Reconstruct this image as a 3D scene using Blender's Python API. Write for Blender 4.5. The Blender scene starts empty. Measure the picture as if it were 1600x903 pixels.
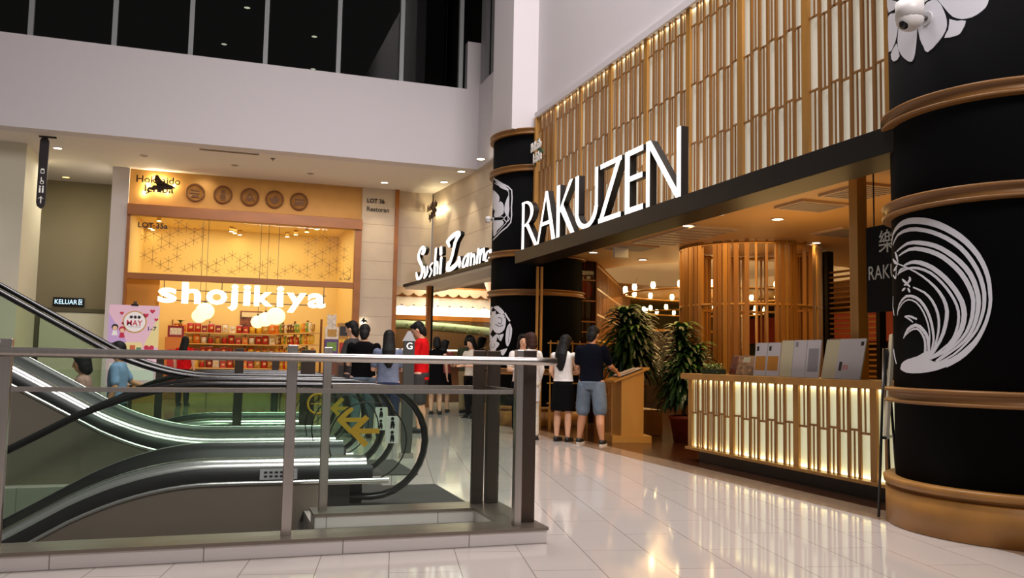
import bpy, bmesh, math, random
from mathutils import Vector, Matrix
from math import sin, cos, pi, radians, sqrt, atan2
random.seed(7)
S = bpy.context.scene
COL = S.collection

# ------------------------------------------------------------------ camera, world, exposure, large lights
def camera():
    f, yaw, pitch, roll = 1353.75, radians(18.9098), radians(4.6515), radians(1.0752)
    fw = Vector((sin(yaw) * cos(pitch), cos(yaw) * cos(pitch), sin(pitch)))
    rt = Vector((cos(yaw), -sin(yaw), 0)); up = rt.cross(fw)
    r2 = rt * cos(roll) + up * sin(roll); u2 = -rt * sin(roll) + up * cos(roll)
    cd = bpy.data.cameras.new('camera'); cd.sensor_width = 36; cd.sensor_fit = 'HORIZONTAL'
    cd.lens = f / 1600 * 36; cd.clip_start = .05; cd.clip_end = 200
    o = bpy.data.objects.new('camera', cd); COL.objects.link(o)
    m = Matrix((r2, u2, -fw)).transposed().to_4x4(); m.translation = (0, 0, 1.2)
    o.matrix_world = m; S.camera = o
camera()
S.view_settings.view_transform = 'Standard'; S.view_settings.look = 'None'
S.view_settings.exposure = 0.0; S.view_settings.gamma = 1; S.view_settings.use_curve_mapping = False
W = bpy.data.worlds.new('world'); S.world = W; W.use_nodes = True
W.node_tree.nodes['Background'].inputs[0].default_value = (1, .93, .9, 1)
W.node_tree.nodes['Background'].inputs[1].default_value = 0.2
S.cycles.use_denoising = True
S.cycles.max_bounces = 10; S.cycles.transparent_max_bounces = 24
S.cycles.glossy_bounces = 4; S.cycles.transmission_bounces = 6; S.cycles.diffuse_bounces = 4
S.cycles.sample_clamp_indirect = 4.0; S.cycles.caustics_reflective = False; S.cycles.caustics_refractive = False

def area(name, loc, aim, sx, sy, power, col, spread=180):
    d = bpy.data.lights.new(name, 'AREA'); d.shape = 'RECTANGLE'; d.size = sx; d.size_y = sy
    d.energy = power; d.color = col; d.spread = radians(spread)
    o = bpy.data.objects.new(name, d); COL.objects.link(o); o.location = loc
    o.rotation_euler = (Vector(aim) - Vector(loc)).to_track_quat('-Z', 'Y').to_euler(); return o
def spot(name, loc, aim, power, col, ang=60, blend=.6, r=.05):
    d = bpy.data.lights.new(name, 'SPOT'); d.energy = power; d.color = col; d.spot_size = radians(ang)
    d.spot_blend = blend; d.shadow_soft_size = r
    o = bpy.data.objects.new(name, d); COL.objects.link(o); o.location = loc
    o.rotation_euler = (Vector(aim) - Vector(loc)).to_track_quat('-Z', 'Y').to_euler(); return o
def point(name, loc, power, col, r=.05):
    d = bpy.data.lights.new(name, 'POINT'); d.energy = power; d.color = col; d.shadow_soft_size = r
    o = bpy.data.objects.new(name, d); COL.objects.link(o); o.location = loc; return o
COOL = (1, .93, .94); WARM = (1, .87, .60); GOLD = (1, .6, .22); SOFT = (1, .82, .6)
area('atrium_ceiling_light', (3.2, 8.6, 15.5), (3.6, 8, 0), 4.4, 6.4, 1180, COOL, 120)
area('atrium_front_light', (3.2, -2.5, 9.5), (4.5, 13, 4.5), 5, 3, 470, COOL, 95)
area('corridor_ceiling_light', (-3.4, 22.6, 5.5), (-3.2, 22.6, 0), .8, 1.5, 60, (1, .9, .7))
area('soffit_light', (1.5, 20.8, 5.52), (1.5, 20.8, 0), 4.5, .5, 70, SOFT)
area('snack_shop_light', (.7, 24.9, 4.75), (.7, 25.2, 0), 4.4, 3.2, 120, WARM)
area('sushi_hall_light', (6.4, 23, 3.4), (6.4, 23, 0), 2, 3, 220, SOFT)
area('lobby_light', (7.3, 11, 3.08), (7.3, 11, 0), 1.6, 6, 100, GOLD)
for p_, e_ in (((8.3, 15.2, 2.4), 9), ((7.0, 9.2, 2.2), 22), ((7.4, 7.2, 2.2), 18), ((10.2, 16.4, 2.3), 60), ((13.2, 21.6, 2.3), 60), ((14.5, 12.4, 2.3), 50), ((8.42, 12.35, 2.4), 8)): point('restaurant_fill', p_, e_ * 1.7, GOLD, .8)  # bare fill lights added to brighten the restaurant ceiling; some sit within chandelier rings
area('dining_light', (11, 17, 3.05), (11.5, 17, 0), 6, 7, 200, GOLD)

# ------------------------------------------------------------------ materials
def lin(h):
    h = h.lstrip('#'); r = []
    for i in (0, 2, 4):
        v = int(h[i:i + 2], 16) / 255; r.append(v / 12.92 if v <= .04045 else ((v + .055) / 1.055) ** 2.4)
    return (*r, 1)
MC = {}
def mat(name, col='#888888', rough=.5, metal=0, emit=0, ecol=None, var=0, scale=6, stretch=(1, 1, 1), spec=.5, coat=0, bump=0):
    if name in MC: return MC[name]
    m = bpy.data.materials.new(name); m.use_nodes = True; MC[name] = m
    nt = m.node_tree; b = nt.nodes['Principled BSDF']; L = nt.links
    c = lin(col); b.inputs['Base Color'].default_value = c
    b.inputs['Roughness'].default_value = rough; b.inputs['Metallic'].default_value = metal
    b.inputs['Specular IOR Level'].default_value = spec; b.inputs['Coat Weight'].default_value = coat
    if emit:
        b.inputs['Emission Color'].default_value = lin(ecol or col); b.inputs['Emission Strength'].default_value = emit
    if var or bump:
        tc = nt.nodes.new('ShaderNodeTexCoord'); mp = nt.nodes.new('ShaderNodeMapping'); mp.inputs['Scale'].default_value = stretch
        n = nt.nodes.new('ShaderNodeTexNoise'); n.inputs['Scale'].default_value = scale; n.inputs['Detail'].default_value = 5
        L.new(tc.outputs['Object'], mp.inputs['Vector']); L.new(mp.outputs['Vector'], n.inputs['Vector'])
        if var:
            r = nt.nodes.new('ShaderNodeValToRGB'); r.color_ramp.elements[0].position = .3; r.color_ramp.elements[1].position = .7
            r.color_ramp.elements[0].color = (*[max(0, x * (1 - var)) for x in c[:3]], 1)
            r.color_ramp.elements[1].color = (*[min(1, x * (1 + var)) for x in c[:3]], 1)
            L.new(n.outputs['Fac'], r.inputs['Fac']); L.new(r.outputs['Color'], b.inputs['Base Color'])
        if bump:
            bp = nt.nodes.new('ShaderNodeBump'); bp.inputs['Strength'].default_value = bump; bp.inputs['Distance'].default_value = .01
            L.new(n.outputs['Fac'], bp.inputs['Height']); L.new(bp.outputs['Normal'], b.inputs['Normal'])
    return m
def glass(name, tint, refl=.06, rough=0.0):
    if name in MC: return MC[name]
    m = bpy.data.materials.new(name); m.use_nodes = True; MC[name] = m; nt = m.node_tree
    for n in list(nt.nodes): nt.nodes.remove(n)
    out = nt.nodes.new('ShaderNodeOutputMaterial'); mx = nt.nodes.new('ShaderNodeMixShader')
    t = nt.nodes.new('ShaderNodeBsdfTransparent'); t.inputs[0].default_value = (*tint, 1)
    g = nt.nodes.new('ShaderNodeBsdfGlossy'); g.inputs['Roughness'].default_value = rough
    lw = nt.nodes.new('ShaderNodeFresnel'); lw.inputs['IOR'].default_value = 1.3 + refl
    ge = nt.nodes.new('ShaderNodeNewGeometry'); mu = nt.nodes.new('ShaderNodeMath'); mu.operation = 'SUBTRACT'; mu.use_clamp = True
    nt.links.new(lw.outputs[0], mu.inputs[0]); nt.links.new(ge.outputs['Backfacing'], mu.inputs[1])
    nt.links.new(mu.outputs[0], mx.inputs[0]); nt.links.new(t.outputs[0], mx.inputs[1]); nt.links.new(g.outputs[0], mx.inputs[2])
    nt.links.new(mx.outputs[0], out.inputs[0]); return m
def brick_mat(name, c1, c2, mortar, bw, bh, ms, ang, rough, plane='XY', offs=.5, var=.0, bumpy=.0):
    if name in MC: return MC[name]
    m = bpy.data.materials.new(name); m.use_nodes = True; MC[name] = m; nt = m.node_tree; b = nt.nodes['Principled BSDF']
    tc = nt.nodes.new('ShaderNodeTexCoord'); mp = nt.nodes.new('ShaderNodeMapping')
    if plane == 'XZ': mp.inputs['Rotation'].default_value = (radians(-90), 0, 0)
    else: mp.inputs['Rotation'].default_value = (0, 0, ang)
    br = nt.nodes.new('ShaderNodeTexBrick'); br.inputs['Scale'].default_value = 1; br.offset = offs
    br.inputs['Color1'].default_value = lin(c1); br.inputs['Color2'].default_value = lin(c2); br.inputs['Mortar'].default_value = lin(mortar)
    br.inputs['Brick Width'].default_value = bw; br.inputs['Row Height'].default_value = bh; br.inputs['Mortar Size'].default_value = ms
    br.inputs['Mortar Smooth'].default_value = .2
    nt.links.new(tc.outputs['Object'], mp.inputs[0]); nt.links.new(mp.outputs[0], br.inputs['Vector'])
    nt.links.new(br.outputs['Color'], b.inputs['Base Color']); b.inputs['Roughness'].default_value = rough
    return m

WHITE = mat('white_paint', '#CFC9CA', .75)
CEIL = mat('ceiling_paint', '#DCD5CC', .8)
OLIVE = mat('olive_wall_paint', '#8C8266', .8)
OCHRE = mat('ochre_wall_panel', '#C9964E', .6, var=.05, scale=3)
CREAM = mat('cream_shop_wall', '#F2D288', .7)
ORANGE = mat('orange_shop_panel', '#D08A28', .6)
TILE = brick_mat('polished_floor_tile', '#BEB5AD', '#B9B0A8', '#7E756D', 1.0, .405, .003, radians(-78.67), .07, 'XY')
STONE = mat('brown_stone_strip', '#8E7660', .12, var=.15, scale=8)
DECKW = brick_mat('dark_wood_floor', '#3A2114', '#452818', '#1E100A', 1.2, .14, .003, 0, .15)
STEEL = mat('brushed_steel', '#BFB7B1', .28, 1, var=.06, scale=40, stretch=(1, 1, .02))
DSTEEL = mat('dark_bronze_steel', '#564A42', .35, .9)
POLISH = mat('polished_steel', '#D0D0CC', .24, 1)
CURB = mat('curb_tile', '#B9AEA8', .3)
CURBTOP = mat('curb_top_steel', '#7E7368', .3, .6)
BLACKM = mat('black_gloss', '#0B0B0C', .25)
RUBBER = mat('handrail_rubber', '#0A0B0A', .22)
CLAD = mat('escalator_cladding', '#85786B', .45, .25)
BLKBAND = mat('escalator_black_band', '#1C1D1C', .35, .3)
GLASS = glass('railing_glass', (.93, .97, .95))
EGLASS = glass('escalator_glass', (.90, .95, .905))
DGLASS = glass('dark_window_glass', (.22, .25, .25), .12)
SGLASS = glass('shop_glass', (.97, .98, .96), .0)
WGLASS = glass('smoked_glass', (.35, .24, .18), .15)
FABRIC = mat('column_black_fabric', '#070708', .9, spec=.08)
BAMB = mat('golden_wood', '#A67634', .38, var=.18, scale=5, stretch=(1, 1, .15))
BAMBD = mat('golden_wood_slat', '#8C5E28', .42, var=.15, scale=5, stretch=(1, 1, .15))
BANDW = mat('column_band_wood', '#7E5424', .42, var=.16, scale=4, stretch=(.3, .3, 1))
DECAL = mat('white_decal', '#D2D2D8', .6)
DARKW = mat('dark_ledge_wood', '#0C0806', .45, spec=.3, var=.2, scale=4)
DARKB = mat('dark_brown_base', '#24150F', .4)
PAPER = mat('backlit_washi_panel', '#D6D2C2', .8, emit=.24, ecol='#FFF4DA', var=.04, scale=30)
PAPERC = mat('backlit_counter_panel', '#E9EACC', .8, emit=.4, ecol='#EDEFC4', var=.05, scale=30)
LIT = mat('lit_white_face', '#FFFFFF', .5, emit=1.3, ecol='#FFF8F0')
LITW = mat('lit_warm_face', '#FFF6DC', .5, emit=1.15, ecol='#FFF4D4')
BULB = mat('warm_bulb', '#FFF1D0', .4, emit=14, ecol='#FFE2A0')
GLOBE = mat('paper_globe', '#FFF4C8', .6, emit=1.6, ecol='#FFEFA8')
LAMP = mat('downlight_lens', '#FFFFFF', .4, emit=9, ecol='#FFEFD0')
CHARC = mat('charcoal_lettering', '#262322', .6)
TRIMW = mat('shop_frame_wood', '#9A5C18', .4, var=.14, scale=4, stretch=(.3, .3, 1))
PANELW = mat('pale_wood_panel', '#CDBCA6', .6, var=.05, scale=3)
PLAQ = mat('plaque_wood', '#A5733A', .5, var=.1, scale=8)
PLAQD = mat('plaque_dark_wood', '#6B4019', .55)
GREYV = mat('grey_vent_grille', '#8E7F74', .5)
LGREY = mat('light_grey_plastic', '#B6B6B8', .5)
TERRA = mat('terracotta_red', '#7E2E14', .5)
LEAF = mat('dark_leaf', '#1F3A1C', .28, var=.35, scale=14)
LEAFB = mat('bright_leaf', '#4F7A33', .3, var=.3, scale=14)
BARK = mat('stem_bark', '#4A3A26', .8)
MATM = mat('grey_floor_mat', '#454240', .9, var=.1, scale=60, spec=.1)
YEL = mat('yellow_sticker', '#C89A18', .6)
WSTK = mat('white_sticker', '#D6DACB', .6)
KHAKIW = mat('lectern_wood', '#C08A3C', .42, var=.1, scale=4, stretch=(1, 1, .2))

# ------------------------------------------------------------------ mesh helpers
def tag(o, label=None, cat=None, group=None, kind=None):
    for k, v in (('label', label), ('category', cat), ('group', group), ('kind', kind)):
        if v: o[k] = v
    return o
def thing(name, label, cat, loc=(0, 0, 0), group=None):
    o = bpy.data.objects.new(name, None); COL.objects.link(o); o.location = loc; o.empty_display_size = .1
    return tag(o, label, cat, group)
def adopt(c, p):
    c.parent = p
    q = p; off = Vector(p.location)
    if p.parent:  # sub-part: parent itself sits at the origin of its thing's space
        off = Vector((0, 0, 0))
        c.matrix_parent_inverse = Matrix(); return c
    c.matrix_parent_inverse = Matrix.Translation(-off); return c
class MB:
    def __init__(s): s.v = []; s.f = []; s.m = []; s.mi = 0; s.sm = []
    def add(s, vs, fs, smooth=False):
        k = len(s.v); s.v += [tuple(x) for x in vs]
        for f in fs: s.f.append([i + k for i in f]); s.m.append(s.mi); s.sm.append(smooth)
        return s
    def mx(s, i): s.mi = i; return s
    def box(s, x0, x1, y0, y1, z0, z1, M=None):
        vs = [Vector(p) for p in ((x0, y0, z0), (x1, y0, z0), (x1, y1, z0), (x0, y1, z0), (x0, y0, z1), (x1, y0, z1), (x1, y1, z1), (x0, y1, z1))]
        if M: vs = [M @ p for p in vs]
        return s.add(vs, [(3, 2, 1, 0), (4, 5, 6, 7), (0, 1, 5, 4), (1, 2, 6, 5), (2, 3, 7, 6), (3, 0, 4, 7)])
    def bar(s, a, b, w, h=None, up=(0, 0, 1)):
        a = Vector(a); b = Vector(b); h = h or w; d = (b - a); L = d.length; d.normalize(); u = Vector(up)
        if abs(d.dot(u)) > .98: u = Vector((0, 1, 0))
        r = d.cross(u).normalized(); u = r.cross(d)
        M = Matrix((r, d, u)).transposed().to_4x4(); M.translation = a
        return s.box(-w / 2, w / 2, 0, L, -h / 2, h / 2, M)
    def tube(s, pts, r, n=10, closed=False, caps=True, ry=None):
        pts = [Vector(p) for p in pts]; N = len(pts); rings = []; up = None
        for i, p in enumerate(pts):
            a = pts[(i - 1) % N] if (i > 0 or closed) else p; b = pts[(i + 1) % N] if (i < N - 1 or closed) else p
            d = (b - a).normalized()
            if up is None: up = Vector((0, 0, 1)) if abs(d.z) < .9 else Vector((0, 1, 0))
            rt = d.cross(up).normalized(); up = rt.cross(d).normalized()
            rr = r[i] if isinstance(r, (list, tuple)) else r; r2 = ry if ry else rr
            rings.append([p + rt * cos(2 * pi * k / n) * rr + up * sin(2 * pi * k / n) * r2 for k in range(n)])
        vs = [q for R in rings for q in R]; fs = []
        for i in range(N if closed else N - 1):
            j = (i + 1) % N
            for k in range(n): fs.append((i * n + k, i * n + (k + 1) % n, j * n + (k + 1) % n, j * n + k))
        s.add(vs, fs, True)
        if caps and not closed:
            s.add(rings[0], [list(range(n))[::-1]]); s.add(rings[-1], [list(range(n))])
        return s
    def cyl(s, c, r, z0, z1, n=24, r2=None):
        r2 = r if r2 is None else r2
        return s.lathe([(0, z0), (r, z0), (r2, z1), (0, z1)], c, n)
    def lathe(s, prof, c=(0, 0, 0), n=32, a0=0, a1=2 * pi, smooth=True, M=None):
        c = Vector((c[0], c[1], c[2] if len(c) > 2 else 0)); full = abs(a1 - a0 - 2 * pi) < 1e-6; na = n if full else n + 1
        for i in range(len(prof) - 1):
            vs = []
            for (r, z) in (prof[i], prof[i + 1]):
                for k in range(na):
                    a = a0 + (a1 - a0) * k / n; vs.append(Vector((cos(a) * r, sin(a) * r, z)))
            vs = [(M @ p if M else p) + c for p in vs]
            fs = []
            for k in range(n):
                q = (k + 1) % na; fs.append((k, q, na + q, na + k))
            s.add(vs, fs, smooth)
        return s
    def ell(s, c, rx, ry, rz, n=14, m=9, M=None):
        c = Vector(c); vs = []; fs = []
        for j in range(m + 1):
            t = pi * j / m
            for k in range(n):
                a = 2 * pi * k / n; p = Vector((rx * sin(t) * cos(a), ry * sin(t) * sin(a), rz * cos(t)))
                vs.append((M @ p if M else p) + c)
        for j in range(m):
            for k in range(n): fs.append((j * n + k, (j + 1) * n + k, (j + 1) * n + (k + 1) % n, j * n + (k + 1) % n))
        return s.add(vs, fs, True)
    def prism(s, poly, o, u, v, d):
        """2-D outline poly in axes u, v at o, thickened along vector d"""
        o = Vector(o); u = Vector(u); v = Vector(v); d = Vector(d); n = len(poly)
        ar = sum(poly[i][0] * poly[(i + 1) % n][1] - poly[(i + 1) % n][0] * poly[i][1] for i in range(n))
        if (ar > 0) != (u.cross(v).dot(d) < 0): poly = poly[::-1]
        a = [o + u * p[0] + v * p[1] for p in poly]; b = [p + d for p in a]
        return s.add(a + b, [list(range(n)), list(range(2 * n - 1, n - 1, -1))] + [(i, n + i, n + (i + 1) % n, (i + 1) % n) for i in range(n)])
    def loft(s, rings, smooth=True, caps=True):
        n = len(rings[0]); vs = [p for r in rings for p in r]; fs = []
        for i in range(len(rings) - 1):
            for k in range(n): fs.append((i * n + k, i * n + (k + 1) % n, (i + 1) * n + (k + 1) % n, (i + 1) * n + k))
        s.add(vs, fs, smooth)
        if caps: s.add(rings[0], [list(range(n))[::-1]]); s.add(rings[-1], [list(range(n))])
        return s
    def mesh(s, name, mats):
        me = bpy.data.meshes.new(name); me.from_pydata(s.v, [], s.f)
        for m in (mats if isinstance(mats, (list, tuple)) else [mats]): me.materials.append(m)
        me.polygons.foreach_set('material_index', s.m); me.polygons.foreach_set('use_smooth', s.sm)
        bm = bmesh.new(); bm.from_mesh(me); bmesh.ops.remove_doubles(bm, verts=bm.verts, dist=1e-5); bmesh.ops.recalc_face_normals(bm, faces=bm.faces)
        bm.to_mesh(me); bm.free(); me.update(); return me
    def build(s, name, mats, parent=None, label=None, bevel=0, raw=False):
        me = s.mesh(name, mats); o = bpy.data.objects.new(name, me); COL.objects.link(o)
        if parent: adopt(o, parent) if not raw else setattr(o, 'parent', parent)
        if label: o['label'] = label
        if bevel:
            b = o.modifiers.new('bevel', 'BEVEL'); b.width = bevel; b.segments = 2; b.limit_method = 'ANGLE'
        return o
def struct(name, mb, mats, label=None): return tag(mb.build(name, mats), label or 'part of the building', None, None, 'structure')
def solo(name, mb, mats, label, cat, group=None, bevel=0): return tag(mb.build(name, mats, bevel=bevel), label, cat, group)
_tc = {}
def text_polys(body, bold=0.0):
    k = (body, bold)
    if k in _tc: return _tc[k]
    cu = bpy.data.curves.new('lettering', 'FONT'); cu.body = body; cu.size = 1; cu.offset = bold; cu.extrude = .5; cu.resolution_u = 3
    o = bpy.data.objects.new('lettering', cu); COL.objects.link(o); dg = bpy.context.evaluated_depsgraph_get()
    me = o.evaluated_get(dg).to_mesh(); vs = [tuple(v.co) for v in me.vertices]; fs = [tuple(p.vertices) for p in me.polygons]
    o.evaluated_get(dg).to_mesh_clear(); bpy.data.objects.remove(o); bpy.data.curves.remove(cu)
    _tc[k] = (vs, fs); return vs, fs
def text(mb, body, o, u, v, w, h, d=.01, bold=0.0):
    """lettering fitted to w x h, lower left corner o, axes u (reading) and v (up), thickness d towards the viewer"""
    vs, fs = text_polys(body, bold); xs = [p[0] for p in vs]; ys = [p[1] for p in vs]
    x0, x1, y0, y1 = min(xs), max(xs), min(ys), max(ys); o = Vector(o); u = Vector(u); v = Vector(v); n = u.cross(v)
    kx = w / (x1 - x0); ky = h / (y1 - y0) if h else kx
    mb.add([o + u * (p[0] - x0) * kx + v * (p[1] - y0) * ky + n * (p[2] + .5) * d for p in vs], fs); return mb
def stroke_poly(pts, ws):
    """outline of a brush stroke with round ends"""
    P = [Vector(p) for p in pts]; n = len(P); Lf = []; Rt = []
    for i in range(n):
        a = P[max(i - 1, 0)]; b = P[min(i + 1, n - 1)]; d = (b - a)
        d = d.normalized() if d.length > 1e-9 else Vector((1, 0)); nn = Vector((-d.y, d.x)); Lf.append(P[i] + nn * ws[i] / 2); Rt.append(P[i] - nn * ws[i] / 2)
    return Lf, Rt
def stroke(mb, pts, ws, o, u, v, d):
    """brush stroke as a solid ribbon"""
    Lf, Rt = stroke_poly(pts, ws); o = Vector(o); u = Vector(u); v = Vector(v); d = Vector(d)
    T = lambda p: o + u * p[0] + v * p[1]
    rings = [[T(a), T(b), T(b) + d, T(a) + d] for a, b in zip(Lf, Rt)]
    mb.loft(rings, smooth=False)
    for p, w in ((pts[0], ws[0]), (pts[-1], ws[-1])):
        mb.prism([(p[0] + cos(k * pi / 6) * w / 2, p[1] + sin(k * pi / 6) * w / 2) for k in range(12)], o, u, v, d)
    return mb
def dup(root, loc=None, rz=None, label=None, group=None):
    r = root.copy(); COL.objects.link(r)
    if loc is not None: r.location = loc
    if rz is not None: r.rotation_euler = (0, 0, rz)
    if label: r['label'] = label
    if group: r['group'] = group
    for ch in list(root.children):
        c = ch.copy(); COL.objects.link(c); c.parent = r
        for g in list(ch.children):
            q = g.copy(); COL.objects.link(q); q.parent = c
    return r
X_ = Vector((1, 0, 0)); Y_ = Vector((0, 1, 0)); Z_ = Vector((0, 0, 1))
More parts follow.
